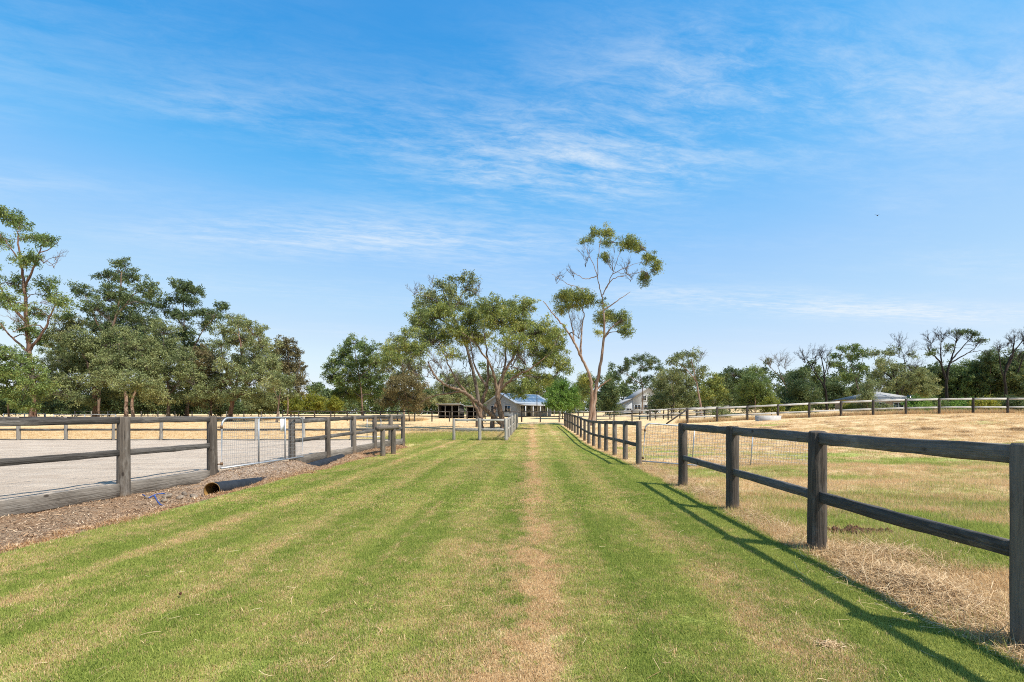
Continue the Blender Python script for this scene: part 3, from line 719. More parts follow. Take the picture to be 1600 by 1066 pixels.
def gable_house():
    c = W(812, 645, 88); r = root('farm_house', (c.x, 88, gz(c.x, 88)), 'grey gabled farmhouse with blue solar panels at the end of the lane', 'house', rz=math.radians(-38))
    g, l, e, p = 3.3, 5.2, 2.35, 3.95          # half gable width, half length, eave and ridge heights; gable faces local -y... long side faces +x
    v = [(-g, -l, 0), (g, -l, 0), (g, l, 0), (-g, l, 0), (-g, -l, e), (g, -l, e), (g, l, e), (-g, l, e), (0, -l, p), (0, l, p)]
    ob('wall', MB().add(v, [(0, 1, 5, 8, 4), (2, 3, 7, 9, 6), (1, 2, 6, 5), (3, 0, 4, 7)]).mesh('wall', M_WALLG), r)
    k = (p-e)/g; o_ = 0.45
    for s, nm in ((1, 'roof'), (-1, 'roof')):
        vv, ff = slab([(0, -l-.35, p+.12), (s*(g+o_), -l-.35, e+.12-k*o_), (s*(g+o_), l+.35, e+.12-k*o_), (0, l+.35, p+.12)], 0.1)
        rf = ob(nm, MB().add(vv, ff).mesh('roof', M_ROOFB), r)
        if s == 1:
            for i in range(7):
                for j in range(2):
                    y0 = -4.6+i*1.3; a0, a1 = 0.3+j*1.5, 0.3+j*1.5+1.46
                    P = [(a, y, p+.17-k*a) for a, y in ((a0, y0), (a1, y0), (a1, y0+1.27), (a0, y0+1.27))]
                    vv, ff = slab(P, 0.04); ob('solar_panel', MB().add(vv, ff).mesh('solar_panel', M_SOLAR), rf)
    vv, ff = slab([(g+.05, -l, e-.1), (g+2.3, -l, e-.45), (g+2.3, l, e-.45), (g+.05, l, e-.1)], 0.08)
    ob('verandah_roof', MB().add(vv, ff).mesh('verandah_roof', M_ROOF), r)
    for i in range(6): ob('verandah_post', MB().box((g+2.15, -l+0.1+i*(2*l-.2)/5, (e-.5)/2), (.11, .11, e-.5)).mesh('verandah_post', M_TRIM), r)
    window(r, (1.6, -l, 1.35), 1.3, 1.1, 1, -1); window(r, (-1.6, -l, 1.35), 1.2, 1.1, 1, -1)
    for y in (-3.2, 0.2, 3.3): window(r, (g, y, 1.3), 1.4, 1.2, 0, 1)
    ob('door', MB().box((g+.03, -1.5, 1.02), (.06, .9, 2.04)).mesh('door', M_GLASS), r)
gable_house()
def white_house():
    c = W(1003, 645, 92); r = root('white_house', (c.x, 92, gz(c.x, 92)), 'white gabled house with low lean-to roof, half hidden behind an olive tree', 'house')
    g, l, e, p = 2.5, 4.0, 2.7, 4.6
    v = [(-g, -l, 0), (g, -l, 0), (g, l, 0), (-g, l, 0), (-g, -l, e), (g, -l, e), (g, l, e), (-g, l, e), (0.4, -l, p), (0.4, l, p)]
    ob('wall', MB().add(v, [(0, 1, 5, 8, 4), (2, 3, 7, 9, 6), (1, 2, 6, 5), (3, 0, 4, 7)]).mesh('wall', M_WALLW), r)
    for s in (1, -1):
        vv, ff = slab([(.4, -l-.3, p+.1), (s*(g+.3), -l-.3, e-.1), (s*(g+.3), l+.3, e-.1), (.4, l+.3, p+.1)], .1)
        ob('roof', MB().add(vv, ff).mesh('roof', M_ROOF), r)
    vv, ff = slab([(-g-.1, -l-.2, e), (-g-3.6, -l-.2, 1.0), (-g-3.6, l, 1.0), (-g-.1, l, e)], .1); ob('lean_to_roof', MB().add(vv, ff).mesh('lean_to_roof', M_ROOF), r)
    ob('lean_to_wall', MB().add([(-g-3.4, -l+.1, 0), (-g, -l+.1, 0), (-g, -l+.1, e-.15), (-g-3.4, -l+.1, .95), (-g-3.4, -l+.3, 0), (-g, -l+.3, 0), (-g, -l+.3, e-.15), (-g-3.4, -l+.3, .95)],
       [(0, 1, 2, 3), (7, 6, 5, 4), (3, 2, 6, 7), (0, 3, 7, 4)]).mesh('lean_to_wall', M_WALLW), r)
    for x in (-.55, .55): window(r, (x, -l, 2.65), .75, .9, 1, -1)
    for x in (-1.7, 0.0, 1.5): window(r, (x, -l, 1.05), 1.1, .8, 1, -1)
    for x in (-3.2, -4.6): window(r, (x, -l+.1, .6), .9, .45, 1, -1)
white_house()
def hip_house():
    c = W(1366, 648, 66); z0 = gz(c.x, 66); r = root('hip_roof_house', (c.x, 66, z0), 'low tan house with a pale hipped metal roof among the dark trees', 'house')
    a, d_, e = 3.15, 3.5, EYE+(647-625)*66/760-z0; p = EYE+(647-612)*66/760-z0
    b = MB(); b.box((0, 0, e/2), (2*a, 2*d_, e)); ob('wall', b.mesh('wall', M_WALLT), r)
    o_ = .42; v = [(-a-o_, -d_-o_, e+.02), (a+o_, -d_-o_, e+.02), (a+o_, d_+o_, e+.02), (-a-o_, d_+o_, e+.02), (-.35, 0, p), (.35, 0, p)]
    ob('roof', MB().add(v, [(0, 1, 5, 4), (1, 2, 5), (2, 3, 4, 5), (3, 0, 4), (3, 2, 1, 0)]).mesh('roof', M_ROOF), r)
    ob('gutter', MB().box((0, -d_-o_-.05, e-.03), (2*a+2*o_, .1, .12)).mesh('gutter', M_TRIM), r)
    for x in (-1.8, 0.6): window(r, (x, -d_, e-1.0), 1.3, 1.1, 1, -1)
    ob('door', MB().box((2.2, -d_-.03, 1.0), (.9, .06, 2.0)).mesh('door', M_GLASS), r)
    for x in (-a-.2, 2.9): ob('verandah_post', MB().box((x, -d_-.35, e/2), (.1, .1, e)).mesh('verandah_post', M_TRIM), r)
hip_house()
def shed(x0, x1, ytop, Z, label, bays):
    a, b2 = W(x0, 640, Z), W(x1, 640, Z); w_ = b2.x-a.x; z0 = gz(a.x, Z); h = EYE+(647-ytop)*Z/760-z0
    r = root('open_shed', (a.x, Z, z0), label, 'shed'); dp = 5.0
    ob('back_wall', MB().box((w_/2, dp, h/2-.1), (w_, .1, h-.2)).mesh('back_wall', M_DARKIN), r)
    for x in (0.05, w_-0.05): ob('side_wall', MB().box((x, dp/2+.4, h/2-.1), (.08, dp-.9, h-.2)).mesh('side_wall', M_DARKIN), r)
    vv, ff = slab([(-.3, -.4, h), (w_+.3, -.4, h), (w_+.3, dp+.2, h-.25), (-.3, dp+.2, h-.25)], .12); ob('roof', MB().add(vv, ff).mesh('roof', M_ROOF), r)
    for i in range(bays+1): ob('post', MB().box((.1+i*(w_-.2)/bays, 0, h/2-.06), (.11, .11, h-.12)).mesh('post', M_POSTG), r)
shed(684, 718, 631, 74, 'open-fronted dark shed with a pale flat roof left of the big tree trunk', 3)
shed(728, 752, 634, 74, 'small open shelter partly hidden behind the trunk of the big tree', 2)
# light pole
c = W(839, 645, 80)
r = root('light_pole', (c.x, 80, gz(c.x, 80)), 'slim dark light pole in front of the farmhouse', 'pole')
hh = EYE+(647-613)*80/760-gz(c.x, 80)
ob('pole', MB().tube([(0, 0, -.2), (0, 0, hh)], [.075, .055], 8).mesh('pole', M_POSTD), r)
ob('lamp_head', MB().box((0, -.1, hh+.05), (.34, .4, .16)).mesh('lamp_head', M_DARKIN), r)

# ------------------------------------------------------------------ trees
def bez(p0, d0, p1, n, rg, jit):
    L = np.linalg.norm(p1-p0); c = p0+d0*L*0.45
    k = np.linspace(0, 1, n)[:, None]
    P = (1-k)**2*p0+2*k*(1-k)*c+k*k*p1
    P[1:-1] += rg.standard_normal((n-2, 3))*jit*L
    return P
def unit(v): return v/(np.linalg.norm(v)+1e-9)
def tree(name, label, Z, limbs, clumps, pal='gum', bk='brown', leaf=(0.24, 0.085), cover=2.2, bare=(), r0=None, sd=1, cat='tree', group=None, droop=0.55, deep=0.7, sub=0.42, tw=1.0, crownname='crown'):
    """limbs: polylines in photo pixels at distance Z (first is the trunk); clumps: (x, y, rx, ry[, density]) foliage masses."""
    rg = np.random.default_rng(sd)
    X0 = (limbs[0][0][0]-CX)/F*Z; base = np.array((X0, Z, gz(X0, Z)))
    s = Z/F
    allc = list(clumps)+list(bare)
    cxm = np.mean([c[0] for c in allc]); half = max(max(abs(c[0]-cxm)+c[2] for c in allc), 6)
    def P3(x, y, dep=0.0): p = np.array(((x-CX)/F*(Z+dep), Z+dep, EYE-(y-HY)*(Z+dep)/F)); return p-base
    wood_, twig = [], []                 # (points, radii)
    nodes, nrad, ndir = [], [], []
    def keep(P, R):
        T = np.gradient(P, axis=0)
        for p, r_, t_ in zip(P, R, T): nodes.append(p); nrad.append(r_); ndir.append(unit(t_))
    H = max(-P3(0, c[1])[2]*0+P3(0, c[1]-c[3])[2] for c in allc)
    r0 = r0*0.74 if r0 else max(0.07, H*0.0125)
    for li, lm in enumerate(limbs):
        q = []
        for i, a in enumerate(lm):
            dep = a[2] if len(a) > 2 else (0 if li == 0 else None)
            q.append((a[0], a[1], dep))
        dend = rg.uniform(-1, 1)*0.35*half*s
        pts = np.array([P3(x, y, (dend*i/len(q) if dp is None else dp)) for i, (x, y, dp) in enumerate(q)])
        if li == 0: pts[0, 2] = -0.15
        m = 6*(len(pts)-1)+1; k = np.linspace(0, len(pts)-1, m)
        # smooth interpolation through the given points
        idx = np.clip(k.astype(int), 0, len(pts)-2); f = (k-idx)[:, None]
        pm, pn = pts[np.maximum(idx-1, 0)], pts[np.minimum(idx+2, len(pts)-1)]
        a, b = pts[idx], pts[idx+1]
        Pp = 0.5*(2*a+(b-pm)*f+(2*pm-5*a+4*b-pn)*f**2+(3*a-pm-3*b+pn)*f**3)
        Pp[1:-1] += rg.standard_normal((m-2, 3))*r0*0.12
        ra = r0 if li == 0 else r0*0.52
        if li > 0 and nodes:
            dd = np.linalg.norm(np.array(nodes)-Pp[0], axis=1); ra = min(ra, nrad[int(dd.argmin())]*0.95+0.01)
            if len(lm[0]) > 2 and lm[0][2] == 0: ra = r0*0.8
        R = ra*(1-0.80*np.linspace(0, 1, m)**0.8)
        if li == 0: R[:3] *= np.array([1.45, 1.2, 1.08])
        wood_.append((Pp, R)); keep(Pp, R)
    LV, LT = [], []
    dens = cover*2.0
    order = sorted(range(len(allc)), key=lambda i: -allc[i][1])
    for i in order:
        c = allc[i]; isbare = i >= len(clumps)
        u_ = (c[0]-cxm)/half
        dep = rg.uniform(-1, 1)*deep*half*s*math.sqrt(max(0.05, 1-u_*u_))
        ctr = P3(c[0], c[1], dep); rx, rz = c[2]*s*1.07, c[3]*s*(1.18 if i < len(clumps) else 1.25); ry = 0.5*(rx+rz)*1.05
        N = np.array(nodes); dist = np.linalg.norm(N-ctr, axis=1)+np.maximum(N[:, 2]-ctr[2]+0.3*rz, 0)*2.5+np.where(N[:, 2] < 0.12*H, 5.0, 0)
        j = int(dist.argmin()); tgt = ctr+np.array((0, 0, (-1.05 if isbare else -0.35)*rz))
        d0 = unit(ndir[j]*0.8+unit(tgt-N[j])*0.6+np.array((0, 0, 0.25)))
        n = 8; Bp = bez(N[j], d0, tgt, n, rg, 0.025)
        ra = max(0.028, min(nrad[j]*0.75, 0.022+0.045*math.sqrt(rx*rz)))
        R = np.linspace(ra, max(0.016, ra*0.35), n); wood_.append((Bp, R)); keep(Bp[2:], R[2:])
        if isbare:
            nt = max(4, int(9*tw*(c[4] if len(c) > 4 else 1)))
            for q in range(nt):
                d_ = rg.standard_normal(3); d_[2] = abs(d_[2])*0.8+0.25; d_ = unit(d_)
                e = ctr+d_*np.array((rx*1.1, ry*1.1, rz*1.15))*rg.uniform(0.75, 1.05)-np.array((0, 0, 0.2*rz))
                st = Bp[rg.integers(n-3, n)]
                P = bez(st, unit(np.array((0, 0, 0.35))+unit(e-st)*0.8), e, 7, rg, 0.045); twig.append((P, np.linspace(0.030, 0.008, 7)))
                for _ in range(9):
                    st2 = P[rg.integers(2, 7)]; e2 = st2+unit(unit(e-st)+rg.standard_normal(3)*0.42+np.array((0, 0, .25)))*rz*rg.uniform(0.25, 0.7)
                    P2 = bez(st2, unit(e2-st2), e2, 4, rg, 0.05); twig.append((P2, np.linspace(0.012, 0.005, 4)))
                    for _ in range(2):
                        st3 = P2[rg.integers(1, 3)]; e3 = st3+unit(unit(e2-st2)+rg.standard_normal(3)*0.5)*rz*rg.uniform(0.12, 0.35)
                        twig.append((bez(st3, unit(e3-st3), e3, 3, rg, 0.05), np.array([0.008, 0.006, 0.004])))
            continue
        dn = dens*(c[4] if len(c) > 4 else 1.0)
        nl = int(dn*math.pi*rx*rz/(leaf[0]*leaf[1]*0.5))
        per = 48; ns = max(6, nl//per)
        dirs = rg.standard_normal((ns, 3)); dirs[:, 2] = np.where(dirs[:, 2] < 0, dirs[:, 2]*0.75, dirs[:, 2]); dirs /= np.linalg.norm(dirs, axis=1)[:, None]
        S = ctr+dirs*np.array((rx, ry, rz))*(rg.uniform(0.12, 1, ns)**0.5*(1+0.22*np.clip(rg.standard_normal(ns), -1.5, 1.8)))[:, None]
        tint_c = rg.uniform(-0.18, 0.18)
        ss = sub*rg.uniform(0.45, 1.35, ns)
        for q in range(ns):
            st = Bp[rg.integers(n//2, n)]
            twig.append((bez(st, unit(S[q]-st+np.array((0, 0, .2))), S[q], 4, rg, 0.06), np.linspace(0.020, 0.008, 4)))
        C = np.repeat(S, per, 0); SS = np.repeat(ss, per); m = len(C)
        g = rg.standard_normal((m, 3)); g /= (np.linalg.norm(g, axis=1)[:, None]+1e-9); g *= (rg.random(m)**0.45)[:, None]
        Pp = C+g*SS[:, None]*np.array((1.1, 1.1, 0.85)); Pp[:, 2] -= np.abs(rg.standard_normal(m))*SS*0.55*max(droop, 0)
        ax = rg.standard_normal((m, 3))*0.8; ax[:, 2] -= droop*1.3; ax += g*0.5; ax /= np.linalg.norm(ax, axis=1)[:, None]
        wd = np.cross(ax, rg.standard_normal((m, 3))); wd /= np.linalg.norm(wd, axis=1)[:, None]+1e-9
        ll = leaf[0]*rg.uniform(0.7, 1.3, m)[:, None]; lw = leaf[1]*rg.uniform(0.7, 1.3, m)[:, None]
        q4 = np.stack([Pp, Pp+ax*ll*0.45+wd*lw*0.5, Pp+ax*ll, Pp+ax*ll*0.45-wd*lw*0.5], 1)
        LV.append(q4.reshape(-1, 3))
        tsub = np.repeat(rg.uniform(-0.26, 0.26, ns), per)
        LT.append(np.clip(0.42+tint_c+tsub+0.16*rg.standard_normal(m), 0, 1))
    rt = root(name, base, label, cat, group)
    def tubes(lst, nf):
        vs_, qs, o_ = [], [], 0
        for P, R in lst:
            v, q = tube_np(P, R, nf(R)); vs_.append(v); qs.append(q+o_); o_ += len(v)
        return np.concatenate(vs_), np.concatenate(qs)
    nl_ = len(limbs)
    v, q = tubes(wood_[:nl_], lambda R: 12 if Z < 55 else 8); ob('trunk', mesh_np('trunk', v, q, [BARK[bk]], True), rt)
    v, q = tubes(wood_[nl_:]+twig, lambda R: 6 if R[0] > 0.05 else (4 if R[0] > 0.03 else 3))
    ob('branches', mesh_np('branches', v, q, [BARK['grey' if bk in ('brown', 'pale') else bk]], True), rt)
    if LV:
        v = np.concatenate(LV); q = np.arange(len(v)).reshape(-1, 4)
        ob(crownname, mesh_np('crown', v, q, [LEAF[pal]], False, {'tint': ('FACE', np.concatenate(LT))}), rt)
    return rt

# --- the two trees by the lane
tree('spreading_gum_tree', 'big spreading multi-stemmed gum with sweeping low limbs behind the pale fence', 38.5,
     [[(788, 676), (783, 645), (777, 612), (786, 585), (802, 558), (815, 528)],
      [(786, 664, 0), (768, 648, -.4), (750, 632, -.8), (725, 613, -1.2), (700, 603, -1.5), (680, 588, -1.6), (668, 565, -1.8)],
      [(752, 672, 0), (751, 640, .3), (761, 603, .6), (762, 560, .8), (756, 520, 1.0)],
      [(752, 655), (739, 628), (716, 598), (700, 568), (686, 535)],
      [(777, 614), (800, 592), (830, 575), (856, 556)],
      [(761, 604), (742, 572), (735, 535)],
      [(770, 672, 0), (771, 645, .5), (779, 620, 1.2), (790, 560, 1.6), (785, 515, 1.6)],
      [(720, 612), (690, 616), (668, 622), (655, 632)],
      [(777, 612), (770, 580), (750, 545), (722, 520)]],
     [(660, 502, 24, 18), (690, 487, 24, 16), (678, 526, 32, 20), (655, 546, 22, 14, .8), (715, 512, 26, 20), (745, 490, 28, 18), (768, 474, 20, 12), (740, 526, 28, 18), (780, 500, 30, 18),
      (800, 482, 20, 13), (822, 476, 16, 12), (815, 506, 28, 18), (846, 520, 24, 18), (800, 534, 28, 15, .8), (842, 548, 28, 17), (868, 540, 20, 18), (862, 566, 24, 13, .8), (882, 572, 13, 14, .8),
      (820, 578, 22, 11, .6), (846, 592, 22, 10, .6), (620, 540, 20, 13, .8), (612, 560, 16, 13, .7), (700, 552, 22, 10, .5), (812, 612, 14, 9, .9), (828, 600, 12, 9, .7), (640, 520, 12, 9, .8), (872, 520, 14, 10, .8)],
     'gum', 'brown', (0.17, 0.052), 2.1, bare=[(700, 578, 26, 14), (735, 562, 24, 16), (668, 574, 22, 12), (770, 560, 22, 14), (650, 572, 20, 12), (715, 592, 22, 10), (800, 562, 18, 12), (690, 560, 22, 12)], r0=0.36, sd=7, deep=0.6, sub=0.30, tw=0.75)
tree('gum_tree', 'dark-topped sparse gum rising behind the big spreading tree', 45,
     [[(748, 662), (745, 610), (730, 545), (706, 490), (692, 455)], [(706, 490), (722, 460), (735, 440)], [(700, 480), (670, 465), (650, 460)], [(720, 520), (690, 500), (665, 485)]],
     [(716, 434, 16, 8), (740, 436, 11, 9), (690, 444, 15, 10), (668, 458, 17, 12), (655, 474, 12, 12), (706, 458, 18, 12), (733, 452, 12, 9), (690, 476, 24, 14), (662, 492, 16, 12), (720, 478, 18, 12)],
     'olive', 'grey', (0.22, 0.075), 1.5, bare=[(648, 452, 12, 10, .6), (676, 436, 10, 8, .5), (748, 450, 10, 10, .5)], r0=0.3, sd=8, sub=0.36)
tree('tall_gum_tree', 'tall slender gum with forked pale trunk and airy crown beside the lane fence', 48,
     [[(926, 662), (930, 615), (938, 572), (944, 525), (943, 485), (940, 462)],
      [(921, 662, 0), (925, 618, -.2), (921, 588, -.5), (908, 558, -.8), (897, 535, -1), (884, 514, -1), (872, 500, -1), (862, 488, -1.2), (849, 471, -1.4)],
      [(940, 464), (950, 445), (958, 425), (966, 402), (970, 385)], [(940, 462), (934, 436), (927, 412), (914, 385), (912, 376)],
      [(946, 452), (958, 436), (980, 430), (1003, 425)], [(958, 428), (985, 415), (1008, 408)],
      [(934, 436), (934, 405), (938, 375), (930, 362)], [(908, 558), (908, 525), (912, 490), (905, 470)], [(897, 535), (893, 505), (886, 480)], [(943, 530), (955, 512), (966, 506)],
      [(932, 432), (915, 436), (900, 428), (890, 420)], [(915, 452), (890, 445), (870, 434), (862, 428)], [(942, 486), (965, 470), (985, 456)], [(930, 612), (942, 600), (955, 592)]],
     [(884, 462, 17, 11), (908, 462, 18, 11), (896, 476, 24, 8, .6), (920, 470, 10, 8, .7), (876, 480, 9, 9, .7), (950, 493, 18, 9), (970, 500, 15, 13), (978, 516, 9, 9), (938, 500, 8, 10, .7), (934, 520, 6, 7, .6), (930, 361, 8, 7), (949, 362, 10, 9), (947, 378, 8, 7, .8),
      (982, 379, 16, 10), (998, 386, 9, 9), (1015, 402, 10, 8), (1026, 416, 7, 10), (1008, 432, 9, 12), (944, 400, 5, 8), (910, 375, 5, 4, .8), (921, 373, 4, 3, .8), (916, 592, 11, 12, .9), (911, 610, 8, 9, .6), (940, 472, 8, 7, .6)],
     'gum', 'pale', (0.18, 0.058), 2.7, bare=[(898, 425, 14, 10, .5), (870, 432, 12, 9, .5), (915, 400, 12, 14, .5), (955, 405, 12, 12, .4), (975, 415, 16, 10, .6), (905, 505, 18, 18, .7), (985, 430, 14, 8, .6)], r0=0.32, sd=9, deep=0.5, sub=0.33)

# --- gums beyond the arena (left)
G1 = 'gums beyond the arena'
tree('tall_gum_tree', 'tallest gum at the photo edge with bare lower trunk and separate leaf tufts', 56,
     [[(52, 652), (50, 600), (46, 556), (42, 500), (38, 450), (32, 410), (28, 370)], [(38, 450), (52, 420), (62, 392), (70, 375)], [(42, 505), (20, 480), (4, 455), (-8, 430)], [(46, 548), (66, 520), (80, 490), (92, 465)], [(46, 552), (20, 528), (-5, 500)], [(32, 410), (18, 390), (6, 372)], [(62, 395), (80, 388), (94, 372)]],
     [(16, 338, 22, 12), (34, 345, 12, 9), (55, 370, 22, 9), (76, 376, 14, 8), (3, 374, 10, 12), (38, 404, 20, 11), (56, 398, 12, 8), (30, 443, 17, 11), (74, 440, 14, 11), (78, 460, 10, 10), (94, 470, 14, 14), (6, 466, 17, 15), (52, 486, 15, 12), (42, 514, 10, 16), (64, 526, 15, 12), (-16, 430, 16, 16), (-22, 495, 18, 20), (100, 490, 10, 8), (30, 480, 8, 7)],
     'green', 'red', (0.26, 0.09), 1.6, bare=[(85, 400, 16, 14, .5), (20, 500, 14, 14, .5), (90, 500, 14, 12, .5)], r0=0.46, sd=21, group=G1)
tree('gum_tree', 'broad gum with a stepped pointed crown, tallest of the dense row', 66,
     [[(152, 650), (155, 600), (168, 540), (186, 470), (190, 425)], [(168, 540), (150, 500), (132, 460)], [(180, 495), (210, 460), (228, 450)]],
     [(190, 410, 15, 9), (163, 428, 11, 9), (180, 432, 9, 8), (206, 430, 20, 11), (130, 454, 15, 10), (178, 456, 24, 13), (232, 452, 14, 13), (152, 478, 22, 12), (205, 470, 24, 13), (245, 474, 14, 12), (200, 492, 32, 16), (160, 508, 30, 17), (230, 505, 26, 18), (200, 530, 34, 20), (145, 540, 26, 18), (240, 545, 26, 20), (125, 565, 26, 18), (180, 570, 30, 20), (235, 578, 26, 18), (90, 545, 20, 16)],
     'dark', 'brown', (0.27, 0.1), 2.0, sd=22, group=G1)
tree('gum_tree', 'dark green gum with rounded separate tufts and a leaning side branch', 68,
     [[(292, 650), (293, 600), (288, 540), (287, 465)], [(292, 570), (312, 525), (335, 495)], [(290, 520), (275, 490), (268, 475)]],
     [(286, 446, 20, 11), (304, 452, 12, 10), (272, 466, 11, 8), (296, 468, 17, 10), (312, 488, 14, 9), (334, 492, 17, 10), (346, 478, 10, 9), (268, 486, 10, 9), (284, 492, 14, 10), (322, 508, 12, 8), (290, 522, 18, 12), (310, 540, 18, 12), (288, 556, 22, 15), (322, 556, 18, 13), (300, 585, 26, 16), (268, 535, 14, 12)],
     'dark', 'brown', (0.26, 0.1), 2.1, sd=23, group=G1)
tree('gum_tree', 'broad olive gum with thick leaning red-brown trunks at the edge of the dense row', 61,
     [[(358, 652), (366, 615), (378, 565), (372, 512)], [(362, 630, 0), (384, 600, .5), (402, 560, .8), (408, 535, 1)], [(366, 615), (350, 570), (346, 540)]],
     [(370, 500, 22, 10), (352, 514, 18, 11), (392, 512, 18, 11), (378, 530, 28, 14), (346, 538, 14, 11, .7), (412, 540, 20, 15), (390, 556, 30, 15), (364, 572, 24, 15), (420, 568, 20, 16), (395, 585, 30, 17), (350, 595, 18, 14), (424, 600, 18, 14, .7), (380, 612, 28, 13, .8), (415, 620, 22, 11, .8), (345, 618, 16, 10, .8)],
     'olive', 'red', (0.25, 0.09), 1.9, r0=0.42, sd=24, group=G1)
tree('gum_tree', 'compact gum with rust-tinged dark top at the end of the dense row', 70,
     [[(455, 650), (453, 600), (450, 545)], [(454, 610), (466, 580), (468, 560)]],
     [(448, 536, 16, 10), (438, 550, 14, 11), (458, 550, 13, 12), (464, 572, 12, 14), (444, 575, 16, 14), (470, 594, 9, 12), (452, 600, 18, 16), (462, 622, 16, 12), (440, 622, 16, 12), (430, 575, 14, 14)],
     'brown', 'brown', (0.27, 0.1), 2.1, sd=25, group=G1)
tree('gum_tree', 'dull olive low gum with a thick trunk, under the broad stepped gum', 58,
     [[(147, 654), (148, 615), (138, 575), (118, 525)], [(148, 615), (165, 580), (170, 560)]],
     [(112, 500, 22, 13), (94, 524, 24, 16), (126, 532, 28, 17), (104, 565, 30, 18), (140, 570, 28, 18), (78, 588, 24, 18), (120, 596, 30, 15), (165, 560, 20, 16), (160, 590, 20, 12), (95, 612, 24, 12, .8), (125, 622, 22, 9, .7), (70, 618, 18, 10, .7)],
     'olive', 'brown', (0.24, 0.085), 1.9, r0=0.36, sd=26, group=G1)
tree('gum_tree', 'pale olive gum with paired grey trunks behind the near fence post', 57,
     [[(196, 654), (197, 620), (188, 580), (186, 535)], [(208, 654, 0), (207, 625, 0), (218, 590), (222, 555)]],
     [(190, 522, 26, 15), (168, 540, 20, 16), (214, 540, 26, 17), (190, 562, 32, 17), (228, 570, 22, 16), (172, 590, 26, 14), (210, 596, 30, 14), (238, 600, 16, 12), (180, 614, 24, 10, .8), (222, 616, 24, 10, .8)],
     'olive', 'pale', (0.24, 0.085), 1.9, r0=0.34, sd=27, group=G1)
tree('gum_tree', 'olive gum with wispy crown and grey forked trunk in the middle of the row', 60,
     [[(262, 653), (264, 615), (258, 575), (256, 530)], [(264, 618), (284, 590), (298, 565)]],
     [(255, 515, 22, 14), (266, 542, 24, 15), (242, 556, 22, 15), (286, 562, 20, 15), (258, 580, 28, 15), (300, 585, 20, 14), (240, 598, 20, 12), (278, 604, 28, 13), (310, 610, 20, 12), (252, 618, 22, 10, .8), (290, 622, 22, 9, .7)],
     'olive', 'grey', (0.24, 0.085), 1.7, r0=0.32, sd=28, group=G1)
tree('gum_tree', 'fresh green bushy gum at the photo edge below the tallest gum', 51,
     [[(14, 655), (12, 620), (6, 580)], [(12, 620), (30, 590), (36, 572)]],
     [(8, 552, 24, 12), (32, 566, 20, 12), (55, 580, 18, 14), (62, 606, 18, 13), (30, 628, 24, 9), (-10, 575, 22, 16), (12, 584, 28, 14), (-14, 606, 22, 14), (16, 612, 22, 11), (40, 600, 16, 12, .7)],
     'green', 'brown', (0.24, 0.09), 2.0, sd=29, group=G1)
tree('gum_tree', 'rusty olive small gum with a red trunk between the leaning gum and the forked one', 63,
     [[(330, 652), (329, 620), (322, 585)], [(329, 625), (340, 600), (345, 590)]],
     [(318, 572, 18, 12), (335, 584, 16, 12), (312, 596, 20, 13), (335, 606, 20, 12), (322, 622, 22, 11), (310, 548, 14, 10, .8), (335, 560, 14, 10)],
     'brown', 'red', (0.24, 0.085), 1.8, sd=30, group=G1)
tree('gum_tree', 'small gum with bare slanting white trunks near the end of the row', 57,
     [[(432, 652), (436, 625), (441, 600)], [(449, 650, 0), (450, 625, 0), (446, 605)], [(436, 628), (428, 608), (424, 595)]],
     [(430, 588, 16, 11), (446, 592, 14, 10), (420, 604, 13, 9, .8), (448, 612, 13, 8, .8)],
     'olive', 'pale', (0.23, 0.085), 1.7, r0=0.17, sd=31, group=G1)
for i, (x, y, rx, ry, Z, pal, lb) in enumerate((
        (70, 622, 26, 18, 70, 'dark', 'dark undergrowth bush behind the tallest gum trunk'), (118, 622, 26, 19, 69, 'dark', 'dark bush beside the thick trunk of the low olive gum'), (172, 620, 24, 20, 70, 'dark', 'dark bush filling the gap before the paired grey trunks'),
        (232, 622, 24, 18, 70, 'dark', 'dark bush behind the near arena post and paired trunks'), (290, 624, 26, 16, 71, 'dark', 'dark bush under the wispy olive gum'), (345, 628, 24, 14, 72, 'dark', 'dark bush behind the red leaning trunks'),
        (405, 626, 24, 16, 70, 'olive', 'olive bush behind the slanting white trunks'), (-5, 630, 24, 14, 60, 'dark', 'dark bush at the photo edge under the fresh green gum'))):
    tree('undergrowth_bush', lb, Z, [[(x, 650), (x-2, 635), (x+2, 622)]], [(x-rx*.5, y+4, rx*.6, ry*.8), (x+rx*.5, y+3, rx*.6, ry*.8), (x, y-ry*.35, rx*.6, ry*.6), (x, y+10, rx*.9, ry*.7)], pal, 'brown', (0.28, 0.11), 2.0, sd=50+i, cat='bush', group='bushes under the gums')

# --- middle distance
tree('gum_tree', 'rounded fresh green gum standing alone left of the big spreading tree', 72,
     [[(566, 650), (565, 615), (557, 565), (553, 540)], [(562, 590), (580, 570), (588, 560)], [(560, 585), (538, 565), (526, 560)]],
     [(552, 533, 15, 9), (538, 548, 15, 10), (572, 546, 16, 11), (526, 564, 14, 11), (518, 584, 13, 13), (556, 566, 26, 13), (588, 564, 18, 14), (540, 590, 24, 15), (580, 590, 26, 16), (562, 612, 32, 14), (534, 616, 20, 12), (594, 615, 16, 14), (509, 572, 5, 5)],
     'green', 'brown', (0.26, 0.1), 2.1, sd=33)
tree('gum_tree', 'sparse greyish gum just left of the big spreading tree crown', 68,
     [[(630, 650), (632, 605), (626, 560), (622, 535)], [(630, 590), (645, 565), (650, 555)]],
     [(622, 530, 16, 9), (606, 546, 14, 11), (640, 545, 14, 11), (624, 560, 20, 12), (604, 572, 13, 11, .8), (645, 572, 18, 13), (625, 585, 20, 12)],
     'olive', 'brown', (0.25, 0.09), 1.7, sd=34)
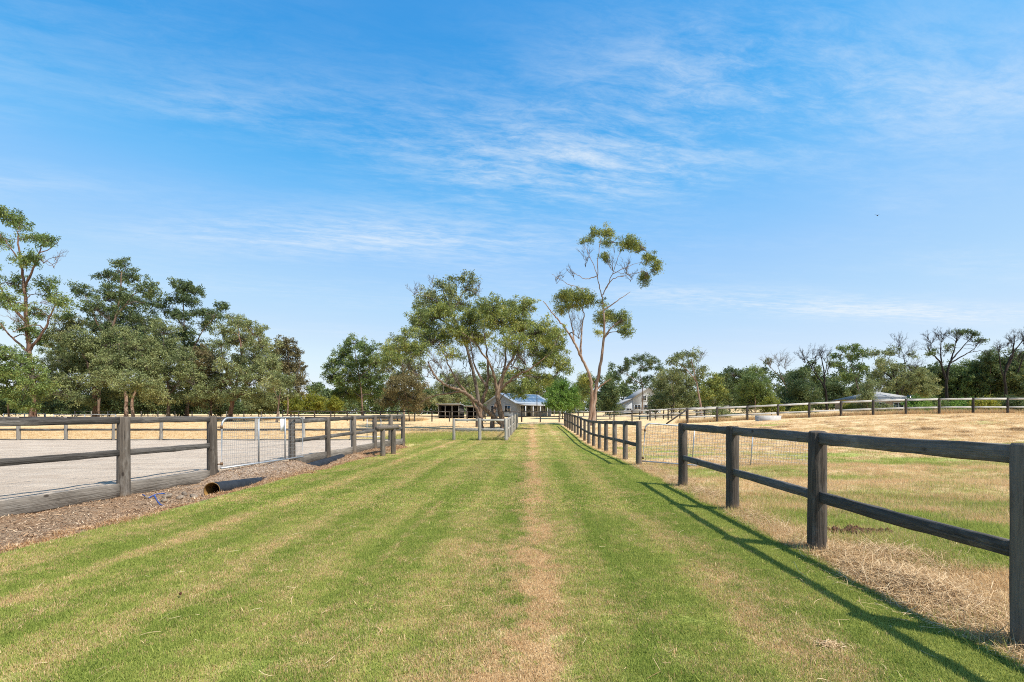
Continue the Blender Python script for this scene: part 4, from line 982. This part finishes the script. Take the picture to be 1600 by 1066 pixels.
tree('gum_tree', 'dry brownish low gum between the lone green gum and the open shed', 60,
     [[(640, 652), (636, 625), (630, 600)], [(637, 628), (655, 605), (660, 595)]],
     [(630, 592, 20, 13), (612, 604, 16, 13), (650, 600, 18, 13), (628, 616, 24, 13), (604, 626, 14, 11), (656, 622, 16, 11), (640, 634, 16, 8)],
     'brown', 'brown', (0.23, 0.085), 1.9, sd=35)
for i, (x, y, rx, ry, Z, lb) in enumerate(((460, 631, 12, 10, 66, 'small round yellow-green wattle bush, leftmost of three beyond the paddock'), (491, 628, 17, 13, 68, 'widest yellow-green wattle bush in the middle of three beyond the paddock'), (523, 631, 12, 10, 67, 'yellow-green wattle bush beside the lone green gum'))):
    tree('wattle_bush', lb, Z, [[(x, 651), (x, 640), (x+1, 630)]], [(x-rx*.45, y+2, rx*.6, ry*.75), (x+rx*.45, y+1, rx*.6, ry*.75), (x, y-ry*.3, rx*.6, ry*.65), (x, y+7, rx*.85, ry*.6)], 'acacia', 'brown', (0.2, 0.08), 2.6, sd=60+i, cat='bush', droop=-0.2, group='wattle bushes')
tree('gum_tree', 'shaded gum behind the open shed, seen through the big spreading tree', 86, [[(715, 648), (716, 620), (712, 595)]], [(712, 592, 22, 12), (694, 604, 18, 13), (732, 602, 20, 13), (715, 618, 26, 12), (690, 624, 16, 10)], 'olive', 'brown', (0.28, 0.1), 2.0, sd=36)
tree('gum_tree', 'shaded gum behind the farmhouse gable, seen through the big spreading tree', 100, [[(770, 648), (772, 615), (768, 590)]], [(768, 588, 22, 12), (750, 604, 18, 12), (790, 602, 20, 13), (770, 618, 26, 12)], 'olive', 'brown', (0.3, 0.11), 2.0, sd=37)
tree('gum_tree', 'thin grey-green gum rising directly behind the farmhouse roof', 104, [[(842, 648), (843, 615), (840, 592)]], [(840, 590, 16, 10), (826, 602, 14, 11), (855, 600, 14, 11), (842, 614, 20, 10)], 'gum', 'grey', (0.3, 0.11), 1.5, sd=38)
tree('round_bush_tree', 'bright green dense rounded tree beside the farmhouse verandah', 72, [[(879, 649), (879, 630), (880, 615)]],
     [(879, 602, 16, 8), (866, 614, 14, 10), (892, 615, 13, 10), (879, 620, 20, 12), (862, 628, 11, 9), (896, 628, 11, 10), (880, 634, 22, 9)], 'bright', 'brown', (0.2, 0.085), 3.0, sd=39, droop=0.2)
tree('gum_tree', 'dull green tree behind the tall slender gum trunk', 84, [[(912, 648), (912, 625), (910, 605)]], [(908, 602, 12, 12), (918, 612, 14, 12), (904, 622, 12, 12)], 'green', 'brown', (0.28, 0.1), 2.0, sd=40)
tree('cypress_tree', 'dark dense cypress just right of the tall slender gum trunk', 66, [[(953, 650), (953, 625), (952, 600)]],
     [(952, 598, 8, 10), (950, 610, 12, 12), (956, 620, 13, 12), (948, 628, 14, 11), (955, 638, 17, 9)], 'dark', 'brown', (0.22, 0.09), 2.8, sd=41, droop=0.1)

# --- right of the lane
tree('gum_tree', 'flat-topped dark gum with spreading branches above the white house', 84, [[(1003, 648), (1004, 610), (998, 575)], [(1003, 605), (1022, 585), (1030, 575)], [(1001, 600), (980, 585), (970, 580)]],
     [(1002, 558, 14, 6), (986, 564, 13, 6), (1020, 564, 13, 7), (974, 576, 12, 7), (1006, 574, 14, 7, .8), (1030, 576, 10, 7), (962, 586, 8, 6), (1012, 592, 14, 9, .7), (985, 594, 14, 9, .7)], 'dark', 'brown', (0.28, 0.1), 1.7, sd=42)
tree('gum_tree', 'gum with a leaning pale trunk and thin layered crown near the crest brace', 62, [[(1097, 650), (1093, 622), (1087, 592), (1080, 562)], [(1088, 595), (1070, 575), (1060, 568)]],
     [(1068, 553, 16, 6), (1086, 551, 11, 6), (1054, 563, 13, 7), (1080, 568, 16, 8), (1094, 576, 11, 7), (1060, 578, 13, 7, .8), (1090, 590, 12, 7, .8)], 'olive', 'pale', (0.25, 0.09), 1.6, bare=[(1092, 556, 10, 8, .5)], r0=0.24, sd=43)
tree('gum_tree', 'broad dull olive tree covering the side of the white house', 72, [[(1052, 650), (1052, 620), (1048, 595)], [(1052, 622), (1070, 605), (1076, 600)]],
     [(1048, 586, 22, 11), (1030, 598, 16, 13), (1070, 598, 18, 13), (1050, 608, 26, 13), (1034, 624, 16, 12), (1074, 622, 20, 13), (1052, 632, 24, 9), (1024, 624, 12, 11), (1020, 638, 10, 7)], 'olive', 'brown', (0.25, 0.09), 2.2, sd=44)
tree('gum_tree', 'upright yellow-olive tree right of the leaning pale trunk', 66, [[(1115, 651), (1114, 625), (1112, 600)]], [(1112, 595, 14, 12), (1122, 608, 13, 13), (1104, 612, 12, 12), (1114, 628, 18, 13), (1108, 640, 16, 8)], 'gum', 'brown', (0.24, 0.09), 2.1, sd=45)
tree('gum_tree', 'bluish rounded tree in the far gap right of the yellow-olive tree', 95, [[(1145, 650), (1145, 615), (1146, 595)]], [(1146, 583, 16, 9), (1132, 594, 13, 10), (1158, 592, 13, 10), (1145, 605, 24, 13), (1140, 624, 24, 12)], 'dark', 'brown', (0.3, 0.11), 2.2, sd=46)
tree('acacia_tree', 'soft mid-green feathery tree behind the white water trough', 64, [[(1180, 652), (1180, 625), (1178, 598)]], [(1180, 580, 10, 9), (1174, 594, 17, 11), (1190, 600, 14, 11), (1164, 608, 15, 12), (1184, 616, 22, 12), (1170, 630, 22, 10), (1200, 622, 12, 11)], 'green', 'brown', (0.2, 0.07), 2.3, sd=47)
tree('acacia_bush', 'low yellow-green shrub behind the crest fence beside the trough', 56, [[(1206, 652), (1205, 642), (1204, 634)]], [(1204, 630, 12, 8), (1194, 638, 10, 7), (1214, 638, 10, 7)], 'acacia', 'brown', (0.18, 0.07), 2.4, sd=48, cat='bush', droop=0.1)
tree('dead_tree', 'leafless fan-shaped tree top left of the two taller bare trees', 78, [[(1232, 648), (1230, 612), (1222, 590), (1215, 572)], [(1224, 594), (1205, 575), (1200, 568)]], [(1236, 586, 12, 7, .6)], 'dark', 'grey', (0.26, 0.1), 1.6, bare=[(1204, 564, 11, 9), (1216, 560, 12, 10), (1228, 566, 10, 9)], r0=0.2, sd=49)
tree('pine_tree', 'dense dark green tiered tree below the leafless fan-shaped top', 68, [[(1246, 650), (1246, 620), (1246, 590)]], [(1250, 584, 10, 8), (1240, 594, 13, 9), (1258, 596, 12, 9), (1248, 606, 20, 11), (1234, 618, 16, 12), (1262, 616, 16, 12), (1246, 630, 26, 11), (1228, 636, 12, 9)], 'dark', 'brown', (0.22, 0.09), 2.8, sd=70, droop=0.1)
tree('burnt_tree', 'bare black tree with two twiggy fans against open sky', 66, [[(1292, 650), (1290, 612), (1284, 598), (1270, 578), (1260, 560)], [(1288, 606, 0), (1288, 585), (1284, 562), (1280, 550)], [(1287, 590), (1292, 570), (1292, 558)]], [], 'dark', 'black', (0.25, 0.09), 1.6, bare=[(1258, 554, 13, 10, 1.3), (1278, 550, 9, 9), (1290, 554, 9, 10), (1272, 568, 10, 9, .6), (1294, 572, 7, 10, .6)], r0=0.23, sd=71)
tree('gum_tree', 'dull dark green tree filling the gap behind the bare black tree', 82, [[(1300, 650), (1302, 620), (1304, 600)]], [(1302, 602, 16, 10), (1290, 612, 14, 10), (1314, 614, 13, 11), (1302, 626, 24, 12), (1282, 630, 14, 10)], 'dark', 'brown', (0.28, 0.11), 2.2, sd=72)
tree('gum_tree', 'open gum with separate dark leaf pads above the hipped roof', 74, [[(1348, 648), (1342, 612), (1334, 582), (1326, 556)], [(1336, 590), (1314, 572), (1304, 566)], [(1338, 598), (1346, 570), (1348, 556)]],
     [(1318, 546, 11, 5), (1334, 542, 11, 6), (1346, 552, 11, 7), (1304, 556, 8, 6), (1300, 568, 8, 6), (1328, 556, 10, 5, .7), (1324, 584, 11, 7), (1340, 574, 9, 8, .7)], 'green', 'grey', (0.25, 0.1), 1.9, r0=0.2, sd=73)
tree('gum_tree', 'half-burnt gum with brown-green tufts between the hipped roof and the bare giant', 70, [[(1402, 648), (1402, 612), (1396, 585), (1388, 560)], [(1401, 605), (1414, 575), (1408, 545)], [(1398, 595), (1375, 575), (1366, 560)]],
     [(1366, 550, 12, 7, .8), (1390, 548, 13, 7, .8), (1380, 566, 16, 10, .7), (1400, 575, 16, 12, .5), (1370, 582, 13, 11, .7), (1412, 590, 16, 12, .5), (1388, 598, 20, 13, .6), (1428, 552, 8, 6, .6), (1362, 608, 14, 9, .7)], 'olive', 'black', (0.24, 0.09), 1.7, bare=[(1405, 535, 12, 10, 1.2), (1418, 550, 10, 12), (1384, 585, 22, 18), (1412, 600, 18, 16), (1425, 570, 12, 12)], r0=0.3, sd=74)
tree('acacia_tree', 'small olive tree standing in front of the hipped roof', 58, [[(1355, 652), (1355, 630), (1357, 605)]], [(1360, 600, 8, 8), (1354, 610, 10, 8), (1348, 618, 10, 7), (1358, 620, 8, 7), (1352, 634, 16, 8)], 'olive', 'brown', (0.18, 0.06), 2.0, sd=75)
tree('burnt_tree', 'largest bare black tree with a wide spreading twiggy crown and leafy cap', 60,
     [[(1480, 646), (1479, 605), (1477, 590), (1468, 565), (1455, 552), (1449, 540)], [(1479, 596, 0), (1484, 568), (1500, 548), (1515, 530)], [(1471, 570), (1470, 545), (1472, 528)], [(1484, 568), (1505, 556), (1522, 545), (1532, 532)], [(1486, 562), (1492, 542), (1494, 528)]],
     [(1496, 518, 11, 3.5, .9), (1510, 518, 9, 3.5, .9), (1520, 522, 6, 3, .8), (1531, 531, 7, 4, .9), (1455, 550, 10, 4, .6), (1482, 542, 8, 5, .6)], 'dark', 'black', (0.22, 0.09), 1.6,
     bare=[(1471, 523, 11, 9, 1.5), (1451, 530, 8, 9, 1), (1494, 526, 11, 8, 1.2), (1512, 526, 10, 7, 1.2), (1528, 535, 7, 6, .7), (1450, 544, 9, 7, .8), (1475, 545, 10, 9, .6), (1545, 550, 6, 4, .4)], r0=0.26, sd=76)
tree('burnt_tree', 'bare dark tree with raised twiggy arms at the right photo edge', 62,
     [[(1573, 646), (1571, 610), (1570, 585), (1578, 560), (1592, 540), (1600, 530)], [(1572, 580, 0), (1582, 555), (1584, 535), (1586, 522)], [(1590, 582), (1598, 560), (1603, 545)], [(1571, 600), (1564, 575), (1560, 550), (1552, 540)]],
     [], 'dark', 'black', (0.25, 0.09), 1.6, bare=[(1584, 528, 9, 10, 1.2), (1600, 528, 9, 10, 1.2), (1562, 540, 12, 8), (1594, 555, 10, 10, .7)], r0=0.25, sd=77)
for i, (x, y, rx, ry, Z, pal, lb) in enumerate((
        (1432, 600, 26, 22, 78, 'olive', 'grey-green dense tree between the half-burnt gum and the bare giant'), (1470, 596, 24, 24, 82, 'dark', 'dark dense evergreen directly behind the bare giant trunk'),
        (1512, 594, 28, 24, 78, 'green', 'mid-green dense evergreen right of the bare giant trunk'), (1548, 582, 24, 28, 76, 'dark', 'taller dark evergreen second from the right photo edge'),
        (1592, 584, 26, 30, 74, 'dark', 'dark evergreen at the right photo edge behind the raised bare arms'), (1640, 585, 26, 30, 72, 'green', 'evergreen cut off by the right photo edge'), (1338, 618, 18, 14, 84, 'dark', 'dark tree behind the left end of the hipped roof'))):
    rx, ry, y = rx*1.12, ry*1.12, y-2
    tree('evergreen_tree', lb, Z, [[(x, 648), (x-1, y+8), (x+1, y-ry*.4)]], [(x, y-ry*.65, rx*.55, ry*.38), (x-rx*.5, y-ry*.3, rx*.5, ry*.45), (x+rx*.5, y-ry*.25, rx*.5, ry*.45), (x, y, rx*.8, ry*.5), (x-rx*.55, y+ry*.5, rx*.5, ry*.5), (x+rx*.55, y+ry*.5, rx*.5, ry*.5), (x, y+ry*.9, rx*.8, ry*.5)],
         pal, 'brown', (0.25, 0.1), 2.4, sd=80+i, droop=0.2, group='dense evergreens behind the crest fence')
for i, (x, y, rx, Z, pal, lb) in enumerate(((1432, 628, 18, 57, 'bright', 'bright green shrub right of the hipped roof'), (1465, 631, 16, 58, 'green', 'green shrub at the foot of the bare giant'), (1503, 631, 18, 57, 'bright', 'bright shrub just right of the bare giant trunk'), (1538, 629, 18, 56, 'acacia', 'yellow-green arching shrub near the right photo edge'),
        (1585, 630, 22, 56, 'dark', 'dark shrub at the right photo edge behind the crest fence'), (1328, 638, 16, 60, 'acacia', 'olive-yellow shrub left of the hipped roof'), (1385, 640, 18, 58, 'olive', 'dull low shrub in front of the tan house wall'), (1252, 644, 20, 57, 'acacia', 'low yellow-green shrub below the dense tiered tree'),
        (1127, 644, 14, 54, 'olive', 'low scrubby shrub behind the crest fence near the brace'))):
    tree('shrub', lb, Z, [[(x, 652), (x, 642), (x+1, y)]], [(x-rx*.5, y+3, rx*.55, 7), (x+rx*.5, y+3, rx*.55, 7), (x, y-2, rx*.6, 7), (x, y+10, rx*.9, 8)], pal, 'brown', (0.18, 0.07), 2.2, sd=100+i, cat='shrub', droop=0.1, group='shrubs behind the crest fence')

# far wood closing the horizon: one mass of crowns
def woodland():
    rg = np.random.default_rng(3); LV, LT = [], []
    for x in np.arange(-900, 2500, 17.0):
        Z = rg.uniform(125, 165); top = 594+9*math.sin(x*0.013)+rg.uniform(-10, 10) if x > 480 else rg.uniform(606, 622)
        if x > 1080: top -= 11
        X = (x-CX)/F*Z; zt = EYE+(647-top)*Z/F; R = rg.uniform(2.8, 4.6); n = 1700
        d_ = rg.standard_normal((n, 3)); d_ /= np.linalg.norm(d_, axis=1)[:, None]
        lobes = rg.standard_normal((14, 3))*np.array((R*.7, R*.7, (zt-1.5)*.27))
        C = np.array((X, Z, 1.5+(zt-1.5)*0.52))+lobes[rg.integers(0, 14, n)]+d_*rg.uniform(0.5, 1.4, n)[:, None]
        low = np.stack([X+rg.normal(0, 3.2, 500), Z+rg.normal(0, 2, 500), rg.uniform(0.9, 5.0, 500)], 1); C = np.concatenate([C[C[:, 2] > 1.2], low]); n = len(C)
        ax = rg.standard_normal((n, 3)); ax /= np.linalg.norm(ax, axis=1)[:, None]; wd = np.cross(ax, rg.standard_normal((n, 3))); wd /= np.linalg.norm(wd, axis=1)[:, None]
        LV.append(np.stack([C, C+ax*.4+wd*.16, C+ax*.8, C+ax*.4-wd*.16], 1).reshape(-1, 3)); LT.append(np.clip(rg.normal(0.4, 0.2, n)+rg.uniform(-.15, .15), 0, 1))
    v = np.concatenate(LV)
    return mesh_np('woodland', v, np.arange(len(v)).reshape(-1, 4), [LEAF['dark']], False, {'tint': ('FACE', np.concatenate(LT))})
tag(ob('woodland', woodland()), 'distant dark belt of woodland closing the horizon behind everything', 'woodland', kind='stuff')

# ------------------------------------------------------------------ grass, hay and litter
def blades(n, rad, h0, h1, w0, lean, sd, mat, flat=0.0, seg=2, curl=0.5):
    """A tuft: n tapering blades of seg pieces."""
    rg = np.random.default_rng(sd); a = rg.uniform(0, 6.283, n); r_ = rad*np.sqrt(rg.random(n))
    B = np.stack([r_*np.cos(a), r_*np.sin(a), np.zeros(n)], 1)
    h = rg.uniform(h0, h1, n); da = rg.uniform(0, 6.283, n); ln = np.abs(rg.normal(lean, lean*0.5, n))
    D = np.stack([np.cos(da)*np.sin(ln), np.sin(da)*np.sin(ln), np.cos(ln)], 1)
    Wd = np.stack([-np.sin(da), np.cos(da), np.zeros(n)], 1); w = w0*rg.uniform(0.7, 1.3, n)
    rows = []
    for k in range(seg+1):
        f = k/seg; p = B+D*(h*f)[:, None]; p[:, 2] -= curl*f*f*h*0.35*np.sin(ln); p[:, 2] = np.maximum(p[:, 2], -0.005)+flat*rg.random(n)*0
        ww = (w*(1-0.85*f))[:, None]; rows += [p-Wd*ww/2, p+Wd*ww/2]
    v = np.stack(rows, 1); m = 2*(seg+1)
    q = np.concatenate([np.stack([np.arange(n)*m+2*k, np.arange(n)*m+2*k+1, np.arange(n)*m+2*k+3, np.arange(n)*m+2*k+2], 1) for k in range(seg)])
    r1, r2 = rg.random(n), rg.random(n)
    me = mesh_np('tuft', v.reshape(-1, 3), q, [mat], False, {'rnd': ('POINT', np.repeat(r1, m)), 'rnd2': ('POINT', np.repeat(r2, m))})
    return bpy.data.objects.new('tuft', me)
def scatter(name, label, cat, pts, sc, tufts, sd):
    """Points (n,3) carrying one tuft each."""
    rg = np.random.default_rng(sd); n = len(pts)
    me = mesh_np(name, pts, [], [], attrs={'sc': ('POINT', sc), 'rz': ('POINT', rg.uniform(0, 6.283, n)), 'pick': ('POINT', rg.integers(0, len(tufts), n))})
    o = tag(ob(name, me), label, cat, kind='stuff')
    g = bpy.data.node_groups.new(name, 'GeometryNodeTree')
    g.interface.new_socket('Geometry', in_out='INPUT', socket_type='NodeSocketGeometry'); g.interface.new_socket('Geometry', in_out='OUTPUT', socket_type='NodeSocketGeometry')
    N = g.nodes; gi, go, ip, ji = N.new('NodeGroupInput'), N.new('NodeGroupOutput'), N.new('GeometryNodeInstanceOnPoints'), N.new('GeometryNodeJoinGeometry')
    m2p = N.new('GeometryNodeMeshToPoints'); L = g.links
    L.new(gi.outputs[0], m2p.inputs['Mesh']); L.new(m2p.outputs[0], ip.inputs['Points'])
    for tf in tufts[::-1]:
        oi = N.new('GeometryNodeObjectInfo'); oi.inputs['Object'].default_value = tf; oi.inputs['As Instance'].default_value = True; L.new(oi.outputs['Geometry'], ji.inputs[0])
    L.new(ji.outputs[0], ip.inputs['Instance']); ip.inputs['Pick Instance'].default_value = True
    def at(nm, ty='FLOAT'):
        a = N.new('GeometryNodeInputNamedAttribute'); a.data_type = ty; a.inputs['Name'].default_value = nm; return a.outputs['Attribute']
    f2i = N.new('FunctionNodeFloatToInt'); L.new(at('pick'), f2i.inputs[0]); L.new(f2i.outputs[0], ip.inputs['Instance Index'])
    cx = N.new('ShaderNodeCombineXYZ'); L.new(at('rz'), cx.inputs[2]); L.new(cx.outputs[0], ip.inputs['Rotation'])
    cs = N.new('ShaderNodeCombineXYZ'); a = at('sc')
    for k in range(3): L.new(a, cs.inputs[k])
    L.new(cs.outputs[0], ip.inputs['Scale']); L.new(ip.outputs[0], go.inputs[0])
    md = o.modifiers.new('scatter', 'NODES'); md.node_group = g
    return o
def pts_in(n, x0, x1, y0, y1, rg, keep=None, zf=terrain_z):
    X = rg.uniform(x0, x1, n); Y = rg.uniform(y0, y1, n)
    v = np.abs(X*F/Y) < 900 if y0 > 0.5 else np.ones(n, bool)
    if keep is not None: v &= keep(X, Y)
    X, Y = X[v], Y[v]
    return np.stack([X, Y, zf(X, Y)], 1)
rg = np.random.default_rng(77)
EDGE = bumps(5, 8, 1.0, 6.0)
def on_lawn(X, Y):
    e = EDGE(X*0, Y)*0.10
    left = np.where(Y < 22.3, -5.55+e+0.1*np.random.default_rng(1).standard_normal(len(X)), np.where(Y < 28, -9.0, -1.4))
    return (X > left) & (X < 2.96+e*.7+0.05*np.random.default_rng(2).standard_normal(len(X)))
lt = [blades(60, 0.075, 0.012, 0.030, 0.0034, 0.75, 200+i, M_LAWN) for i in range(4)]
lt2 = [blades(46, 0.12, 0.012, 0.032, 0.007, 0.75, 210+i, M_LAWN) for i in range(3)]
p = np.concatenate([pts_in(46000, -6.2, 3.1, 2.3, 7.5, rg, on_lawn), pts_in(9000, -6.2, 3.1, 0.8, 2.3, rg, on_lawn)])
scatter('lawn_grass', 'short mown lawn grass in the foreground', 'grass', p, rg.uniform(0.7, 1.25, len(p)), lt, 1)
p = np.concatenate([pts_in(30000, -6.2, 3.1, 7.5, 16, rg, on_lawn), pts_in(22000, -9, 3.1, 16, 32, rg, on_lawn), pts_in(5000, -1.5, 3.0, 32, 52, rg)])
scatter('lawn_grass', 'short mown lawn grass running up to the lane', 'grass', p, rg.uniform(0.7, 1.35, len(p)), lt2, 2)
wt = [blades(16, 0.05, 0.02, 0.055, 0.007, 0.9, 270+i, M_LAWN, seg=3) for i in range(3)]
p = np.concatenate([pts_in(1500, -5.6, 2.9, 2.0, 8, rg, on_lawn), pts_in(900, -5.6, 2.9, 8, 20, rg, on_lawn)])
scatter('lawn_weeds', 'taller broad-bladed weed tufts dotted through the lawn', 'weeds', p, rg.uniform(0.5, 1.3, len(p)), wt, 10)
# paddock on the right: longer, tangled
pt = [blades(30, 0.12, 0.05, 0.13, 0.0045, 1.0, 220+i, M_PADDOCK, seg=3) for i in range(4)]
pt2 = [blades(30, 0.22, 0.05, 0.13, 0.010, 1.0, 230+i, M_PADDOCK, seg=2) for i in range(3)]
def right_pad(X, Y): return X > 2.92+EDGE(X*0, Y)*0.08
p = np.concatenate([pts_in(16000, 2.6, 9, 2.0, 9, rg, right_pad), pts_in(12000, 2.6, 16, 9, 15, rg, right_pad)])
scatter('paddock_grass', 'tangled dry grass in the paddock just behind the timber fence', 'grass', p, rg.uniform(0.5, 1.15, len(p)), pt, 3)
p = pts_in(26000, 2.8, 34, 15, 34, rg, right_pad)
p2 = pts_in(9000, 5, 45, 34, 44, rg)
p = np.concatenate([p, p2])
scatter('paddock_grass', 'dry mown grass on the rising paddock towards the crest fence', 'grass', p, rg.uniform(0.5, 1.1, len(p)), pt2, 4)
p = np.concatenate([pts_in(15000, -45, -5.5, 24.6, 42, rg, lambda X, Y: (Y > 24.6)), pts_in(6000, -45, 3, 42, 56, rg, lambda X, Y: (X < -1.6))])
scatter('paddock_grass', 'dry grass of the flat paddock beyond the arena', 'grass', p, rg.uniform(0.5, 1.0, len(p)), pt2, 5)
# lusher grass under the big tree
ug = [blades(34, 0.14, 0.08, 0.22, 0.009, 0.45, 240+i, M_PADDOCK) for i in range(3)]
p = np.concatenate([pts_in(1500, -9, -1.7, 27.8, 36, rg), np.concatenate([pts_in(260, -3.2, -1.6, 27.7, 28.6, rg)])])
scatter('rough_grass', 'longer green grass round the foot of the big spreading tree', 'grass', p, rg.uniform(0.5, 1.1, len(p)), ug, 6)
# tall dry grass below the crest fence
tg = [blades(22, 0.26, 0.22, 0.55, 0.014, 0.35, 250+i, M_PADDOCK) for i in range(3)]
k = rg.uniform(0, 1, 2600); X = 14.5+k*48; Y = 47.5-k*6.5+np.abs(rg.normal(0.6, 0.7, 2600))+0.15
scatter('tall_grass', 'strip of tall dry grass standing along the crest fence', 'grass', np.stack([X, Y, ground(X, Y)], 1), rg.uniform(0.5, 1.1, 2600), tg, 7)
k = rg.uniform(0, 1, 2200); X = -62+k*48; Y = 67.5-k*5.5+rg.normal(2.2, 1.3, 2200)
scatter('tall_grass', 'strip of tall dry grass behind the dark cross fence', 'grass', np.stack([X, Y, ground(X, Y)], 1), rg.uniform(0.5, 1.1, 2200), tg, 8)

# loose hay raked along the fence line
def hay(n, sampler, l0, l1, w, lift, sd):
    rg = np.random.default_rng(sd); P, hgt = sampler(n, rg); n = len(P)
    a = rg.uniform(0, 6.283, n); pitch = rg.normal(0, 0.28, n); L = rg.uniform(l0, l1, n); bend = rg.normal(0, 0.5, n)
    rows = []
    for f in (-0.5, -0.17, 0.17, 0.5):
        ang = a+bend*f; c = P+np.stack([np.cos(ang)*L*f, np.sin(ang)*L*f, np.sin(pitch)*L*f-np.abs(f)**2*L*0.12], 1)
        c[:, 2] = np.maximum(c[:, 2], terrain_z(c[:, 0], c[:, 1])+0.004)
        s_ = np.stack([-np.sin(ang), np.cos(ang), 0.4*np.sin(a*3)], 1)*w*(1-0.5*abs(f))
        rows += [c-s_/2, c+s_/2]
    v = np.stack(rows, 1); q = np.concatenate([np.stack([np.arange(n)*8+2*k, np.arange(n)*8+2*k+1, np.arange(n)*8+2*k+3, np.arange(n)*8+2*k+2], 1) for k in range(3)])
    return mesh_np('hay', v.reshape(-1, 3), q, [M_HAY], False, {'rnd': ('POINT', np.repeat(np.clip(rg.normal(0.5, 0.24, n), 0, 1), 8))})
def row(n, rg):
    Y = rg.uniform(1.2, 14.0, n); dens = 0.45+0.55*np.sin(Y*2.1+1)*np.sin(Y*0.9)
    X = 3.34+0.08*np.sin(Y*1.7)+np.abs(rg.normal(0, 0.30, n))-0.44*rg.random(n)
    ht = np.exp(-((X-3.25)/0.3)**2)*0.05*(0.5+dens); m = rg.random(n) < 0.35+0.65*np.clip(dens, 0, 1)
    X, Y, ht = X[m], Y[m], ht[m]
    return np.stack([X, Y, terrain_z(X, Y)+0.008+ht*rg.random(len(X))], 1), ht
tag(ob('hay_row', hay(26000, row, 0.05, 0.26, 0.0036, 0.05, 31)), 'loose raked straw strewn along the foot of the timber fence', 'hay', kind='stuff')
def heap_s(cx, cy, sx, sy, hh):
    def f(n, rg):
        X = cx+sx*rg.standard_normal(n); Y = cy+sy*rg.standard_normal(n); k = np.exp(-((X-cx)/sx/1.2)**2-((Y-cy)/sy/1.2)**2)
        return np.stack([X, Y, terrain_z(X, Y)+0.01+hh*k*np.sqrt(rg.random(n))], 1), k
    return f
tag(ob('hay_heap', hay(5200, heap_s(3.36, 4.2, 0.25, 0.45, 0.09), 0.08, 0.36, 0.0036, 0.1, 32)), 'largest heap of pale straw against the nearest fence post', 'hay', kind='stuff')
tag(ob('hay_heap', hay(2600, heap_s(3.75, 5.1, 0.36, 0.3, 0.06), 0.08, 0.34, 0.0036, 0.1, 33)), 'thin drift of straw behind the lower rail of the nearest panel', 'hay', kind='stuff')
tag(ob('hay_heap', hay(120, heap_s(1.92, 3.15, 0.05, 0.03, 0.012), 0.04, 0.10, 0.004, 0.1, 34)), 'wisp of straw lying on the lawn in the rail shadow', 'hay', kind='stuff')
def strewn(n, rg):
    X = rg.uniform(-5.4, 2.9, n); Y = 1.5+16*rg.random(n)**1.5
    return np.stack([X, Y, terrain_z(X, Y)+0.018+0.012*rg.random(n)], 1), X
tag(ob('grass_clippings', hay(900, strewn, 0.02, 0.13, 0.0032, 0.1, 36)), 'stray pale grass clippings and stalks strewn over the lawn', 'clippings', kind='stuff')
# mown hay left in tufts on the rise
def rise(n, rg):
    c = np.stack([rg.uniform(13, 46, 90), rg.uniform(24, 40, 90)], 1); j = (rg.random(n)**2*90).astype(int)
    X = c[j, 0]+0.35*rg.standard_normal(n); Y = c[j, 1]+0.22*rg.standard_normal(n)
    return np.stack([X, Y, terrain_z(X, Y)+0.015+0.08*rg.random(n)*np.exp(-((X-c[j, 0])/.35)**2)], 1), X
tag(ob('hay_tufts', hay(15000, rise, 0.2, 0.5, 0.012, 0.1, 35)), 'clumps of mown hay scattered over the rising paddock', 'hay', kind='stuff')
# bark chips and dead grass on the verge
def chips(n, sd):
    rg = np.random.default_rng(sd); Y = 2.5+20*rg.random(n)**1.4
    s_ = rg.uniform(0, 1, n); X = -5.45+(np.minimum(fence_x(Y), -5.9)+5.45)*s_
    P = np.stack([X, Y, verge_z(X, Y)+0.006+0.012*rg.random(n)], 1)
    a = rg.uniform(0, 6.283, n); L = 0.012+0.035*rg.random(n)+0.10*rg.random(n)**7; w = rg.uniform(0.003, 0.010, n)+L*0.08*rg.random(n)
    d_ = np.stack([np.cos(a), np.sin(a), rg.normal(0, .35, n)], 1); e = np.stack([-np.sin(a), np.cos(a), rg.normal(0, .35, n)], 1)
    v = np.stack([P-d_*L[:, None]/2, P+e*w[:, None]/2, P+d_*L[:, None]/2, P-e*w[:, None]/2], 1)
    return mesh_np('litter', v.reshape(-1, 3), np.arange(4*n).reshape(-1, 4), [M_CHIP], False, {'rnd': ('FACE', rg.random(n))})
tag(ob('bark_litter', chips(60000, 41)), 'brown bark chips and leaf litter on the verge below the arena fence', 'litter', kind='stuff')
dt = [blades(30, 0.10, 0.02, 0.08, 0.006, 1.0, 260+i, M_DEAD, seg=2) for i in range(3)]
Y = 2.2+19.5*rg.random(3600)**1.2; X = -5.5+EDGE(Y*0, Y)*0.1-np.abs(rg.normal(0, 0.26, 3600))
scatter('dead_grass', 'scorched brown grass fringe between the lawn and the verge', 'grass', np.stack([X, Y, verge_z(X, Y)], 1), rg.uniform(0.4, 1.0, 3600), dt, 9)
